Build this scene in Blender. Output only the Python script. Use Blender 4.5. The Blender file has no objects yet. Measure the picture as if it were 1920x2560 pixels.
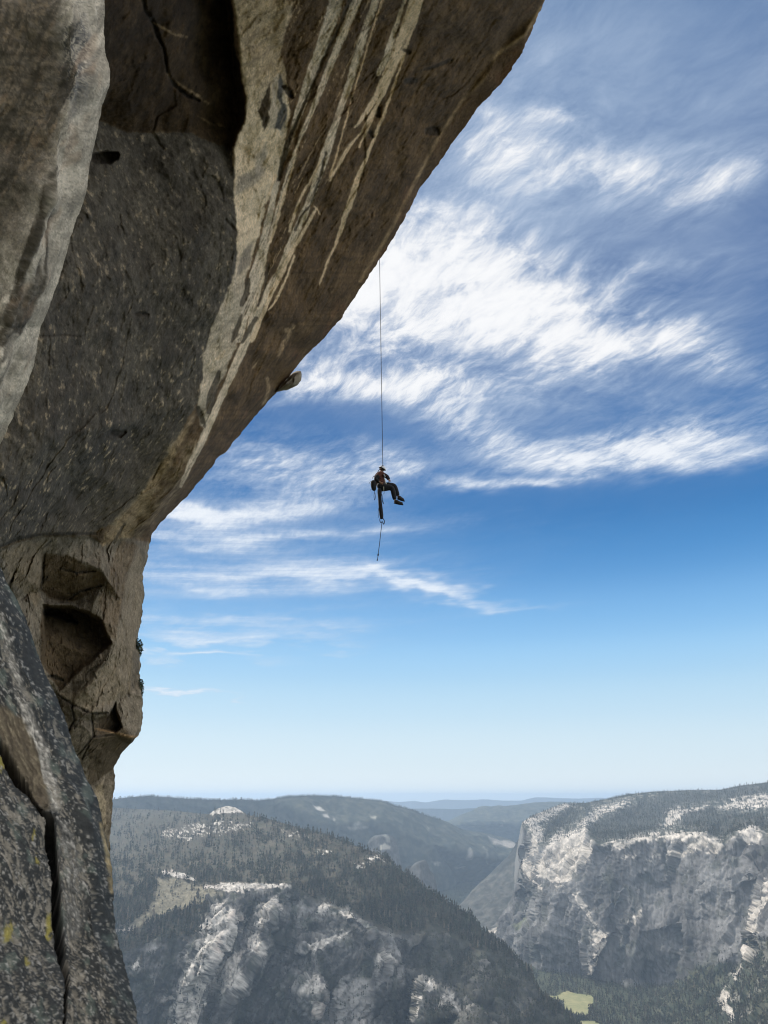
import bpy, math, random
import numpy as np
from mathutils import Vector, Matrix
from mathutils.geometry import delaunay_2d_cdt

random.seed(5)
rng = np.random.default_rng(7)
scene = bpy.context.scene
COL = scene.collection

# ------------------------------------------------------------------ camera frame
# metres; camera at the origin looking along +Y, pitched up; traced points are
# turned into real places by giving each its own measured distance.
FPX, CX, CY, HORIZON = 1850.0, 960.0, 1280.0, 1993.0
PITCH = math.atan((HORIZON - CY) / FPX)
CT, ST = math.cos(PITCH), math.sin(PITCH)


def ray(px, py):
    a = (np.asarray(px, float) - CX) / FPX
    b = (CY - np.asarray(py, float)) / FPX
    return a, CT - b * ST, ST + b * CT


def at(px, py, Y):
    dx, dy, dz = ray(px, py)
    t = np.asarray(Y, float) / dy
    return np.stack([dx * t, dy * t, dz * t], -1)


def dist_for_z(px, py, z):
    dx, dy, dz = ray(px, py)
    return z / dz * dy


# ------------------------------------------------------------------ noise
_perm = rng.permutation(256)
_perm = np.concatenate([_perm, _perm, _perm])
_gr = rng.normal(size=(256, 3))
_gr /= np.linalg.norm(_gr, axis=1)[:, None]
_rot = np.linalg.qr(np.random.default_rng(3).normal(size=(3, 3)))[0]


def perlin(P):
    sh = P.shape[:-1]
    P = P.reshape(-1, 3) @ _rot + 0.137
    i = np.floor(P).astype(np.int64)
    f = P - i
    i &= 255
    u = f * f * f * (f * (f * 6 - 15) + 10)
    out = np.zeros(len(P))
    for a in (0, 1):
        wa = u[:, 0] if a else 1 - u[:, 0]
        ha = _perm[i[:, 0] + a] + i[:, 1]
        for b in (0, 1):
            wb = wa * (u[:, 1] if b else 1 - u[:, 1])
            hb = _perm[ha + b] + i[:, 2]
            for c in (0, 1):
                w = wb * (u[:, 2] if c else 1 - u[:, 2])
                g = _gr[_perm[hb + c] & 255]
                out += w * (g[:, 0] * (f[:, 0] - a) + g[:, 1] * (f[:, 1] - b) + g[:, 2] * (f[:, 2] - c))
    return out.reshape(sh) * 1.6


def fbm(P, o=4, gain=0.5, lac=2.03):
    s, a, n = 0, 1.0, 0
    P = np.array(P, float)
    for k in range(o):
        s = s + a * perlin(P + 17.3 * k)
        n += a
        a *= gain
        P = P * lac
    return s / n * 1.5


def ridged(P, o=4, gain=0.5, lac=2.07):
    s, a, n = 0, 1.0, 0
    P = np.array(P, float)
    for k in range(o):
        s = s + a * (1 - 2 * np.abs(perlin(P + 9.1 * k)))
        n += a
        a *= gain
        P = P * lac
    return s / n


def facet(P, seed=0, tilt=1.0):
    """angular broken-rock noise: every irregular cell is a plane of its own tilt and height (-1..1)"""
    sh = P.shape[:-1]
    Q = P.reshape(-1, 3) @ _rot + seed * 3.77
    i = np.floor(Q).astype(np.int64)
    best = np.full(len(Q), 1e9)
    val = np.zeros(len(Q))
    tab = np.random.default_rng(seed + 500).random((4096, 7))
    for a in (-1, 0, 1):
        for b in (-1, 0, 1):
            for c in (-1, 0, 1):
                j = i + np.array([a, b, c])
                h = ((j[:, 0] * 73856093) ^ (j[:, 1] * 19349663) ^ (j[:, 2] * 83492791)) & 4095
                t = tab[h]
                d = Q - (j + t[:, :3])
                r = (d * d).sum(1)
                m = r < best
                best = np.where(m, r, best)
                val = np.where(m, (t[:, 3] - .5) * 1.2 + tilt * (d * (t[:, 4:7] - .5)).sum(1) * 2.0, val)
    return val.reshape(sh)


def sstep(a, b, x):
    t = np.clip((x - a) / (b - a), 0, 1)
    return t * t * (3 - 2 * t)


def mixc(A, B, m):
    A = np.asarray(A, float)
    B = np.asarray(B, float)
    return A + (B - A) * m[..., None]


# ------------------------------------------------------------------ traced lines
def cat(pts, n=6):
    """denser polyline through points (Catmull-Rom)"""
    p = np.array(pts, float)
    q = np.vstack([2 * p[0] - p[1], p, 2 * p[-1] - p[-2]])
    out = []
    for k in range(len(p) - 1):
        for t in np.linspace(0, 1, n, endpoint=False):
            a, b, c, d = q[k:k + 4]
            out.append(0.5 * (2 * b + (c - a) * t + (2 * a - 5 * b + 4 * c - d) * t * t + (3 * b - 3 * c + d - a) * t ** 3))
    out.append(p[-1])
    return np.array(out)


def seg_field(X, Y, pts):
    """distance to a polyline of (x, y, value..) and the value at the nearest place"""
    p = np.array(pts, float)
    best = np.full(X.shape, 1e9)
    val = np.zeros(X.shape)
    par = np.zeros(X.shape)
    for k in range(len(p) - 1):
        x0, y0 = p[k, :2]
        dx, dy = p[k + 1, 0] - x0, p[k + 1, 1] - y0
        L = dx * dx + dy * dy + 1e-9
        t = np.clip(((X - x0) * dx + (Y - y0) * dy) / L, 0, 1)
        d = np.hypot(X - x0 - t * dx, Y - y0 - t * dy)
        m = d < best
        best = np.where(m, d, best)
        if p.shape[1] > 2:
            val = np.where(m, p[k, 2] + t * (p[k + 1, 2] - p[k, 2]), val)
        par = np.where(m, k + t, par)
    return best, val, par


def line_mask(X, Y, pts, soft=2.0):
    """pts = (x, y, half width)"""
    p = np.array(pts, float)
    w = p[:, 2].max() + soft * 2 + 4
    box = (X > p[:, 0].min() - w) & (X < p[:, 0].max() + w) & (Y > p[:, 1].min() - w) & (Y < p[:, 1].max() + w)
    out = np.zeros(X.shape)
    if box.any():
        d, v, _ = seg_field(X[box], Y[box], p)
        out[box] = sstep(-soft, soft, v - d)
    return out


def poly_mask(X, Y, pts, soft=4.0):
    p = np.array(pts, float)[:, :2]
    w = soft * 2 + 4
    box = (X > p[:, 0].min() - w) & (X < p[:, 0].max() + w) & (Y > p[:, 1].min() - w) & (Y < p[:, 1].max() + w)
    out = np.zeros(X.shape)
    if not box.any():
        return out
    x, y = X[box], Y[box]
    inside = np.zeros(x.shape, bool)
    n = len(p)
    for k in range(n):
        x0, y0 = p[k]
        x1, y1 = p[(k + 1) % n]
        c = ((y0 > y) != (y1 > y)) & (x < (x1 - x0) * (y - y0) / (y1 - y0 + 1e-12) + x0)
        inside ^= c
    d, _, _ = seg_field(x, y, np.vstack([p, p[:1]]))
    out[box] = sstep(-soft, soft, np.where(inside, d, -d))
    return out


# ------------------------------------------------------------------ distance field from traced creases
def depth_field(lines, free, X, Y):
    """lines: polylines of (x, y, distance); planar facets between them.  Returns forward distance."""
    vs, ds, es, key = [], [], [], {}

    def add(p):
        k = (round(p[0], 1), round(p[1], 1))
        if k not in key:
            key[k] = len(vs)
            vs.append(Vector((float(p[0]), float(p[1]))))
            ds.append(float(p[2]))
        return key[k]
    for L in lines:
        ids = [add(p) for p in L]
        es += [(a, b) for a, b in zip(ids[:-1], ids[1:]) if a != b]
    for p in free:
        add(p)
    V, E, Fc, ov, _, _ = delaunay_2d_cdt(vs, es, [], 0, 1e-4)
    _, dy, _ = ray(np.array([v.x for v in vs]), np.array([v.y for v in vs]))
    iw = dy / np.array(ds)
    W = []
    sx = np.array([v.x for v in vs]); sy = np.array([v.y for v in vs])
    for k, v in enumerate(V):
        if ov[k]:
            W.append(iw[ov[k][0]])
        else:
            d = 1 / ((sx - v.x) ** 2 + (sy - v.y) ** 2 + 1e-3)
            o = np.argsort(-d)[:3]
            W.append((iw[o] * d[o]).sum() / d[o].sum())
    xs, ys = X.ravel(), Y.ravel()
    out = np.full(xs.shape, np.nan)
    for f in Fc:
        a, b, c = (V[j] for j in f[:3])
        mnx, mxx = min(a.x, b.x, c.x) - .01, max(a.x, b.x, c.x) + .01
        mny, mxy = min(a.y, b.y, c.y) - .01, max(a.y, b.y, c.y) + .01
        idx = np.nonzero((xs >= mnx) & (xs <= mxx) & (ys >= mny) & (ys <= mxy))[0]
        if not len(idx):
            continue
        det = (b.y - c.y) * (a.x - c.x) + (c.x - b.x) * (a.y - c.y)
        if abs(det) < 1e-9:
            continue
        x, y = xs[idx], ys[idx]
        l0 = ((b.y - c.y) * (x - c.x) + (c.x - b.x) * (y - c.y)) / det
        l1 = ((c.y - a.y) * (x - c.x) + (a.x - c.x) * (y - c.y)) / det
        l2 = 1 - l0 - l1
        m = (l0 > -1e-3) & (l1 > -1e-3) & (l2 > -1e-3)
        out[idx[m]] = l0[m] * W[f[0]] + l1[m] * W[f[1]] + l2[m] * W[f[2]]
    bad = np.nonzero(np.isnan(out))[0]
    if len(bad):
        for ch in np.array_split(bad, max(1, len(bad) // 20000)):
            d = (xs[ch, None] - sx) ** 2 + (ys[ch, None] - sy) ** 2
            out[ch] = iw[d.argmin(1)]
    _, dyg, _ = ray(xs, ys)
    return (dyg / out).reshape(X.shape)


def blur(A, n):
    for _ in range(n):
        B = np.pad(A, 1, mode='edge')
        A = (B[:-2, 1:-1] + B[2:, 1:-1] + B[1:-1, :-2] + B[1:-1, 2:] + 2 * A) / 6
    return A


def normals(P, toward=(0, 0, 0)):
    du = np.gradient(P, axis=0)
    dv = np.gradient(P, axis=1)
    n = np.cross(du, dv)
    n /= np.linalg.norm(n, axis=-1)[..., None] + 1e-12
    s = np.sign(((np.array(toward) - P) * n).sum(-1))
    s[s == 0] = 1
    return n * s[..., None]


# ------------------------------------------------------------------ mesh + object helpers
def tag(o, label=None, cat_=None, group=None, kind=None):
    if label: o['label'] = label
    if cat_: o['category'] = cat_
    if group: o['group'] = group
    if kind: o['kind'] = kind
    return o


def np_mesh(name, V, F, mat, color=None, smooth=True):
    V = np.ascontiguousarray(V, np.float32).reshape(-1, 3)
    F = np.ascontiguousarray(F, np.int32)
    me = bpy.data.meshes.new(name)
    n, k = F.shape
    me.vertices.add(len(V)); me.vertices.foreach_set('co', V.ravel())
    me.loops.add(n * k); me.loops.foreach_set('vertex_index', F.ravel())
    me.polygons.add(n)
    me.polygons.foreach_set('loop_start', np.arange(0, n * k, k, dtype=np.int32))
    if color is not None:
        ca = me.color_attributes.new('tone', 'FLOAT_COLOR', 'POINT')
        c = np.ones((len(V), 4), np.float32)
        c[:, :3] = np.clip(color.reshape(-1, 3), 0.002, 1)
        ca.data.foreach_set('color', c.ravel())
    me.materials.append(mat)
    me.update(calc_edges=True)
    me.polygons.foreach_set('use_smooth', np.full(n, smooth))
    me.validate()
    return me


def link(name, me, parent=None, loc=None):
    o = bpy.data.objects.new(name, me)
    COL.objects.link(o)
    if parent is not None:
        o.parent = parent
    if loc is not None:
        o.location = loc
    return o


def grid_faces(R, C):
    i = np.arange(R * C).reshape(R, C)
    return np.stack([i[:-1, :-1], i[1:, :-1], i[1:, 1:], i[:-1, 1:]], -1).reshape(-1, 4)


def finish_grid(name, P, colr, mat, side, vec, steps, rough, label, cat_, kind='structure'):
    """turn a front sheet into a thick body: the outline edge is carried on round the back by vec"""
    if side == 'right':
        E = P[:, -1:, :]
    else:
        E = P[:1, :, :]
    ext = []
    for s in steps:
        Q = E + np.array(vec) * s
        Q = Q + rough * s ** 0.5 * np.stack([fbm(Q * 0.9 / rough / 8 + 3, 3), fbm(Q * 0.9 / rough / 8 + 31, 3) * 0.3, fbm(Q * 0.9 / rough / 8 + 77, 3)], -1)
        ext.append(Q)
    if side == 'right':
        P2 = np.concatenate([P] + ext, 1)
        c2 = np.concatenate([colr] + [colr[:, -1:, :]] * len(ext), 1)
    else:
        P2 = np.concatenate(ext[::-1] + [P], 0)
        c2 = np.concatenate([colr[:1]] * len(ext) + [colr], 0)
    R, C = P2.shape[:2]
    me = np_mesh(name, P2, grid_faces(R, C), mat, c2)
    o = link(name, me)
    tag(o, label, cat_, None, kind)
    return o


# ------------------------------------------------------------------ materials
def new_mat(name):
    m = bpy.data.materials.new(name)
    m.use_nodes = True
    nt = m.node_tree
    b = nt.nodes['Principled BSDF']
    return m, nt, b


def N(nt, t, **kw):
    n = nt.nodes.new(t)
    for k, v in kw.items():
        if k in ('operation', 'blend_type', 'data_type', 'noise_dimensions', 'attribute_name', 'feature', 'distance', 'interpolation_type', 'sky_type', 'noise_type', 'normalize'):
            setattr(n, k, v)
        else:
            n.inputs[k].default_value = v
    return n


def math_n(nt, op, a, b=None, c=None, clamp=False):
    n = nt.nodes.new('ShaderNodeMath')
    n.operation = op
    n.use_clamp = clamp
    for i, v in enumerate((a, b, c)):
        if v is None:
            continue
        if isinstance(v, (int, float)):
            n.inputs[i].default_value = v
        else:
            nt.links.new(v, n.inputs[i])
    return n.outputs[0]


def rock_mat(name, scale, speck=0.35, bump=0.3, bdist=0.05, rough=0.9, fine=6.0, spec=0.2):
    """rock: traced tones x crystal speckle noise + bump; scale = features per metre"""
    m, nt, b = new_mat(name)
    L = nt.links.new
    tc = nt.nodes.new('ShaderNodeNewGeometry')
    at_ = N(nt, 'ShaderNodeAttribute', attribute_name='tone')
    n1 = N(nt, 'ShaderNodeTexNoise', Scale=scale, Detail=6.0, Roughness=0.65)
    n2 = N(nt, 'ShaderNodeTexNoise', Scale=scale * fine, Detail=3.0, Roughness=0.7)
    L(tc.outputs['Position'], n1.inputs['Vector'])
    L(tc.outputs['Position'], n2.inputs['Vector'])
    s1 = math_n(nt, 'MULTIPLY_ADD', n1.outputs['Fac'], speck * 2.6, 1 - speck * 1.3)
    s2 = math_n(nt, 'MULTIPLY_ADD', n2.outputs['Fac'], speck * 3.2, 1 - speck * 1.6)
    s = math_n(nt, 'MULTIPLY', s1, s2)
    s = math_n(nt, 'MAXIMUM', s, 0.1)
    mul = nt.nodes.new('ShaderNodeVectorMath'); mul.operation = 'SCALE'
    L(at_.outputs['Color'], mul.inputs[0]); L(s, mul.inputs['Scale'])
    L(mul.outputs[0], b.inputs['Base Color'])
    bp = N(nt, 'ShaderNodeBump', Strength=bump, Distance=bdist)
    h = math_n(nt, 'ADD', n1.outputs['Fac'], math_n(nt, 'MULTIPLY', n2.outputs['Fac'], 0.35))
    L(h, bp.inputs['Height']); L(bp.outputs[0], b.inputs['Normal'])
    b.inputs['Roughness'].default_value = rough
    b.inputs['Specular IOR Level'].default_value = spec
    return m


def plain_mat(name, c, rough=0.7, var=0.25, scale=30.0, bump=0.0, spec=0.3):
    m, nt, b = new_mat(name)
    L = nt.links.new
    n1 = N(nt, 'ShaderNodeTexNoise', Scale=scale, Detail=4.0)
    tc = nt.nodes.new('ShaderNodeTexCoord')
    L(tc.outputs['Object'], n1.inputs['Vector'])
    mx = nt.nodes.new('ShaderNodeMix'); mx.data_type = 'RGBA'
    mx.inputs[6].default_value = tuple(x * (1 - var) for x in c) + (1,)
    mx.inputs[7].default_value = tuple(min(1, x * (1 + var)) for x in c) + (1,)
    L(n1.outputs['Fac'], mx.inputs[0]); L(mx.outputs[2], b.inputs['Base Color'])
    b.inputs['Roughness'].default_value = rough
    b.inputs['Specular IOR Level'].default_value = spec
    if bump:
        bp = N(nt, 'ShaderNodeBump', Strength=bump, Distance=0.01)
        L(n1.outputs['Fac'], bp.inputs['Height']); L(bp.outputs[0], b.inputs['Normal'])
    return m

# ================================================================== THE OVERHANGING CLIFF
SIL = [(1560, -420, 12), (1470, -200, 14.5), (1361, 0, 18), (1342, 46, 18.6), (1308, 127, 19.6), (1255, 208, 20.5), (1203, 260, 21.2), (1140, 347, 22.4),
       (1099, 405, 23.2), (1047, 474, 24.2), (1007, 555, 25), (972, 613, 25.7), (949, 648, 26.2), (908, 712, 26.6), (882, 752, 26.9),
       (850, 798, 27.2), (810, 845, 27.5), (764, 891, 27.8), (741, 920, 28), (694, 978, 28.3), (636, 1041, 28.7), (579, 1111, 29),
       (568, 1128, 29.1), (544, 1146, 29.2), (509, 1192, 29.4), (463, 1244, 29.7), (428, 1279, 29.9), (393, 1313, 30.1), (376, 1342, 30.3), (368, 1400, 30.5),
       (357, 1433, 30.7), (360, 1493, 30.8), (353, 1556, 31), (344, 1589, 31.1), (345, 1610, 31.2), (351, 1628, 31), (351, 1692, 31), (356, 1752, 30.8), (354, 1812, 30.8),
       (347, 1840, 30.9), (325, 1860, 31.2), (297, 1895, 31.6), (286, 1917, 31.9), (286, 1961, 32), (280, 2034, 32.3), (277, 2088, 32.5), (272, 2145, 32.8), (266, 2230, 33), (262, 2330, 33.5), (255, 2600, 34.5), (245, 3400, 37)]
BEV = [(1440, -200, 14.2), (1352, 20, 18.0), (1313, 88, 18.7), (1242, 135, 19.2), (1207, 200, 19.8), (1154, 253, 20.5), (1107, 329, 21.4), (1072, 388, 22.1), (1030, 470, 23.2),
       (985, 560, 24.4), (945, 630, 25.5), (900, 702, 26.1)]
WALL_R = [(560, -420, 6.2), (570, -200, 8.2), (579, 0, 10.5), (587, 69, 11.2), (599, 174, 12.2), (613, 243, 13), (608, 301, 13.4), (579, 370, 14), (583, 450, 14.6), (590, 521, 15.1), (590, 637, 16),
          (579, 706, 16.5), (541, 792, 17), (518, 860, 17.6), (504, 929, 18.2), (495, 1007, 19), (440, 1103, 20), (399, 1167, 20.8), (339, 1250, 22), (293, 1309, 23), (257, 1360, 24)]
ARETE = [(790, -420, 6.8), (760, -200, 9), (735, 0, 11.3), (712, 116, 12.6), (723, 289, 14.3), (718, 370, 15.2), (690, 446, 16), (660, 540, 17), (630, 640, 17.8), (600, 760, 18.5), (570, 870, 19.2),
         (540, 975, 20.1), (518, 1053, 20.9), (495, 1112, 21.6), (467, 1167, 22.2), (430, 1225, 23.2), (380, 1290, 24.6), (330, 1345, 26)]
ROOF_R = [(545, -420, 7.4), (556, -200, 9.6), (571, 0, 12), (579, 69, 12.7), (590, 174, 13.5), (602, 243, 14), (596, 301, 14.2), (574, 366, 14.4)]
ROOF_B = [(-140, 330, 8.5), (100, 325, 10), (243, 301, 11.4), (324, 330, 12.2), (400, 328, 12.8), (474, 330, 13.4), (520, 353, 13.8), (574, 366, 14.4)]
LEDGE = [(-140, 1366, 11), (0, 1366, 13.5), (45, 1345, 14.6), (105, 1335, 16.5), (180, 1333, 19), (229, 1333, 21.5), (257, 1360, 24)]
LEDGE2 = [(-140, 1380, 12), (0, 1379, 14.8), (45, 1357, 16), (105, 1346, 18), (180, 1344, 20.5), (225, 1346, 22.6)]
NOSE = [(30, 1410, 17), (112, 1381, 20), (169, 1390, 21.5), (211, 1411, 22.6), (250, 1425, 23.4), (264, 1448, 24)]
NOSE_LOW = [(103, 1475, 23.2), (121, 1493, 24), (181, 1508, 25.2), (217, 1487, 25.2), (253, 1466, 24.9), (264, 1448, 24)]
RIB = [(338, 1362, 26.8), (318, 1430, 27.0), (305, 1500, 26.9), (288, 1590, 26.6), (268, 1648, 26.3), (215, 1722, 26.1)]
CAVE = [(106, 1510, 23), (181, 1516, 24.4), (226, 1531, 25), (256, 1550, 25.6), (268, 1589, 26.2), (276, 1605, 26.4), (241, 1644, 26.4), (181, 1695, 26.4), (145, 1731, 26.2), (121, 1689, 24.5), (104, 1659, 24), (108, 1601, 23.4), (106, 1510, 23)]
CAVE_IN = [(114, 1518, 25.9), (181, 1524, 27.0), (222, 1539, 27.5), (249, 1558, 27.7), (260, 1590, 27.7), (267, 1605, 27.5), (237, 1638, 27.1), (178, 1688, 26.8), (146, 1722, 26.5), (127, 1688, 25.2), (112, 1657, 25.0), (115, 1601, 25.0), (114, 1518, 25.2)]
FACET_B = [(142, 1736, 26.3), (187, 1764, 26.4), (229, 1782, 27), (271, 1782, 28), (289, 1755, 29), (325, 1734, 30), (354, 1740, 30.6)]
BLOCK = [(289, 1755, 29), (308, 1818, 29.4), (331, 1845, 29.8), (347, 1840, 30.7)]
TRI = [(286, 1768, 30.4), (301, 1818, 30.8), (290, 1830, 30.6), (246, 1821, 29.2), (240, 1803, 28.6), (272, 1788, 29.4), (286, 1768, 30.4)]
UNDER = [(150, 1770, 26.8), (190, 1800, 27), (232, 1842, 28.2), (289, 1836, 29.3), (331, 1845, 29.8)]
UNDER_LOW = [(160, 1900, 28), (215, 1972, 30.5), (233, 1960, 31), (262, 1935, 31.6), (284, 1920, 31.9)]


def zone_r(x, y):
    return poly_mask(x, y, [(690, -420), (1330, -420), (1290, 60), (1080, 330), (900, 640), (700, 900), (520, 1110), (420, 1240), (430, 1180), (510, 1060), (600, 800), (690, 446)], 30)


def build_cliff():
    ys = np.concatenate([np.linspace(-420, -10, 70), np.arange(-7, 2331, 3.1), np.arange(2336, 3400, 14)])
    s = np.array(SIL)
    xs = np.interp(ys, s[:, 1], s[:, 0])
    jag = np.stack([ys / 26, np.zeros_like(ys), np.zeros_like(ys)], -1)
    xs = xs + 5.0 * fbm(jag, 4, 0.6)
    C = 440
    t = np.linspace(0, 1, C) ** 0.92
    X = -140 + (xs[:, None] + 140) * t[None]
    Y = np.repeat(ys[:, None], C, 1)
    free = [(-140, -420, 4.0), (250, -420, 5.6), (-140, 0, 5.5), (250, 0, 8.2), (430, 0, 9.6), (300, 180, 10.2), (450, 180, 11.6),
            (-140, 2330, 26), (150, 2330, 29), (-140, 3400, 31), (120, 3400, 34), (-140, 1700, 20), (20, 1500, 19.5), (60, 1440, 18.5), (40, 1600, 21), (300, 1700, 28.4), (325, 1690, 29.8), (240, 1760, 27.2),
            (262, 2000, 31.8), (240, 2060, 31.6),
            (120, 700, 10.8), (350, 700, 13.6), (120, 1100, 12.6), (330, 1050, 16.2)]
    lines = [SIL, BEV, WALL_R, ARETE, ROOF_R, ROOF_B, LEDGE, LEDGE2, NOSE, NOSE_LOW, CAVE, CAVE_IN, FACET_B, BLOCK, TRI, UNDER, UNDER_LOW, RIB,
             [(345, 1440, 29.6), (330, 1520, 29.2), (322, 1600, 29.0), (328, 1640, 29.4)]]
    # warp the traced creases a little so that no crease runs dead straight
    n2 = np.stack([X / 60, Y / 60, np.zeros_like(X)], -1)
    edge = np.clip((xs[:, None] - X) / 70, 0, 1)
    Xw = X + 7 * fbm(n2, 4) * edge
    Yw = Y + 7 * fbm(n2 + 40, 4) * edge
    D = depth_field(lines, free, Xw, Yw)
    iw = 1 / D
    iwl = iw
    iwh = blur(iw, 3)
    iw = iwh + (iwl - iwh) * sstep(1290, 1380, Y)
    D = 1 / iw
    P = at(X, Y, D)
    n = normals(np.stack([blur(P[..., k], 5) for k in range(3)], -1))
    calm = 0.25 + 0.75 * np.clip((xs[:, None] - X) / 90, 0, 1)
    w = np.stack([fbm(P * 0.35 + 5, 3), fbm(P * 0.35 + 50, 3), fbm(P * 0.35 + 90, 3)], -1)
    Q = P + 0.6 * w
    big = 0.24 * fbm(Q * 0.30, 3)
    mid = 0.085 * ridged(Q * np.array([0.9, 0.9, 0.7]) + 11, 4, 0.55)
    small = 0.045 * fbm(P * 3.1, 4, 0.6)
    plates = np.floor((fbm(Q * 0.42 + 70, 3) * 1.2) * 4) / 4 * 0.16       # thin exfoliation plates
    low = sstep(1280, 1420, Y)
    fw = P + 0.25 * np.stack([fbm(P * 1.6, 3), fbm(P * 1.6 + 20, 3), fbm(P * 1.6 + 40, 3)], -1)
    fac = 0.15 * facet(fw * np.array([0.5, 0.5, 0.38]), 1) + 0.10 * facet(fw * np.array([1.3, 1.3, 1.0]), 2) + 0.045 * facet(fw * 3.2, 3)
    fl = 0.10 * facet(Q * np.array([0.30, 0.30, 0.22]), 4, 0.7) + 0.035 * facet(fw * 1.5, 5) + 0.016 * facet(fw * 4.0, 6)
    disp = big * (1 - 0.75 * low) + mid * (0.6 - 0.25 * low) + fac * low + fl * (1 - low) + small + blur(plates, 1) * (0.35 + 0.5 * low)

    # ---------------- mineral tones, some light and shade painted in
    wx = X + 5 * fbm(np.stack([X / 22, Y / 22, X * 0], -1), 4, 0.6) + 10 * fbm(np.stack([X / 90, Y / 90, X * 0 + 9], -1), 3)
    wy = Y + 5 * fbm(np.stack([X / 22, Y / 22, X * 0 + 5], -1), 4, 0.6)
    sx = X + 3.4 * fbm(np.stack([(-0.45 * X + 0.89 * Y) / 30, (0.89 * X + 0.45 * Y) / 12, X * 0 + 2], -1), 5, 0.68)
    sy = Y
    nA = fbm(P * 0.8 + 3, 5, 0.6)
    nB = fbm(P * 4.0 + 8, 4, 0.65)
    nC = fbm(P * 9.0 + 8, 3, 0.65)
    soff = mixc((0.070, 0.050, 0.029), (0.112, 0.080, 0.046), sstep(-0.5, 0.6, nA))
    col = soff * (1 + 0.20 * nB[..., None])
    # grey wall panel
    wallpoly = [(-200, 322), (100, 322), (243, 301), (324, 330), (474, 330), (520, 353), (579, 370), (583, 450), (590, 521), (590, 637), (579, 706), (541, 792), (518, 860), (504, 929), (495, 1007),
                (440, 1103), (399, 1167), (339, 1250), (293, 1309), (229, 1333), (105, 1335), (0, 1366), (-200, 1366)]
    mw = poly_mask(wx, wy, wallpoly, 3)
    grey = mixc((0.044, 0.040, 0.035), (0.085, 0.078, 0.067), sstep(-0.6, 0.7, nA + 0.5 * nB))
    fleck = sstep(0.34, 0.62, nB * 0.8 + nC * 0.55)
    band = np.exp(-((Y - (1330 - 0.62 * X)) / 150.0) ** 2)                # paler flecked belt towards the ledge
    grey = mixc(grey, (0.27, 0.225, 0.165), np.clip(fleck * (0.48 + 0.55 * band), 0, 1))
    grey = mixc(grey, (0.055, 0.052, 0.046), sstep(0.35, 0.8, fbm(P * 1.7 + 21, 4)) * 0.5)
    brown = sstep(-120, 60, Y - (1480 - 0.95 * X)) * sstep(900, 1150, Y)
    grey = mixc(grey, (0.10, 0.083, 0.062), brown * 0.55)
    col = mixc(col, grey, mw)
    # roof panel (dark varnish, plus the ceiling's shade put into the colour)
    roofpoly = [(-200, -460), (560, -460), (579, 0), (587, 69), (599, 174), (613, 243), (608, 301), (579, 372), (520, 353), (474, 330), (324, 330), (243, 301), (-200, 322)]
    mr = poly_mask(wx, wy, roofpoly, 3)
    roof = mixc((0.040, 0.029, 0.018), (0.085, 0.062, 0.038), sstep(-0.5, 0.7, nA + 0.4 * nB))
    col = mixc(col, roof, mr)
    # pale face between the wall and the striped underside
    ar = [(572, -460), (579, 0), (587, 69), (599, 174), (613, 243), (608, 301), (579, 370), (583, 450), (590, 521), (590, 637), (579, 706), (541, 792), (518, 860), (504, 929), (495, 1007), (500, 1040), (512, 1075),
          (525, 1035), (548, 960), (590, 870), (610, 780), (612, 700), (640, 610), (658, 540), (690, 446), (718, 370), (724, 300), (718, 220), (705, 130), (735, 0), (770, -460)]
    ma = poly_mask(wx, wy, ar, 2.5)
    up = sstep(330, 150, Y)
    pale = mixc((0.46, 0.40, 0.31), (0.60, 0.53, 0.43), sstep(-0.5, 0.5, nA + 0.4 * nB))
    pale = mixc(pale, (0.24, 0.195, 0.135), up * (0.75 + 0.3 * nB))
    lowg = sstep(640, 720, Y)
    pale = mixc(pale, (0.27, 0.25, 0.215), lowg * (0.8 + 0.4 * nB))
    stain = poly_mask(wx, wy, [(588, 440), (640, 420), (665, 345), (672, 400), (655, 440), (618, 470), (590, 490)], 7)
    pale = mixc(pale, (0.20, 0.19, 0.175), stain * 0.85)
    grain = fbm(np.stack([(X * 0.6 + Y) / 10, (X - Y * 0.55) / 90, X * 0], -1), 3)
    pale = pale * (1 + 0.35 * grain[..., None])
    stain2 = poly_mask(wx, wy, [(590, 650), (632, 600), (625, 660), (592, 690)], 5)
    pale = mixc(pale, (0.13, 0.12, 0.11), stain2 * 0.8)
    col = mixc(col, pale, ma)
    # dark lens + blue-black water streak
    lens = poly_mask(wx, wy, [(667, 205), (672, 250), (672, 300), (660, 325), (642, 278), (650, 245)], 2.5)
    col = mixc(col, (0.055, 0.043, 0.028), lens)
    col = mixc(col, (0.36, 0.33, 0.29), poly_mask(wx, wy, [(675, 195), (698, 180), (712, 250), (718, 320), (712, 345), (690, 320), (672, 320), (672, 250)], 3) * 0.9)
    blk = poly_mask(wx, wy, [(697, 186), (706, 205), (704, 255), (714, 262), (716, 305), (702, 325), (688, 322), (690, 282), (698, 262), (690, 245), (692, 205)], 3)
    col = mixc(col, (0.045, 0.05, 0.058), blk * 0.92)
    # pale mineral stripes of the underside (x, y, half width)
    S = []
    S.append(([(895, -420, 22), (868, -120, 20), (848, 0, 19), (810, 104, 16), (772, 197, 14), (742, 284, 12), (722, 345, 7), (716, 372, 4), (700, 420, 5), (686, 470, 9), (676, 540, 9), (662, 610, 9), (652, 650, 10), (640, 700, 17), (624, 745, 16), (608, 800, 11), (590, 850, 8)], 0))
    S.append(([(960, -420, 18), (925, -120, 16), (899, 0, 13), (850, 104, 10), (812, 197, 9), (784, 262, 6), (768, 300, 6), (750, 335, 5), (735, 370, 4), (716, 430, 3.2), (700, 500, 3.5), (684, 570, 4), (668, 640, 5), (660, 700, 9), (642, 760, 6), (622, 830, 7), (600, 880, 8)], 1))
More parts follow.
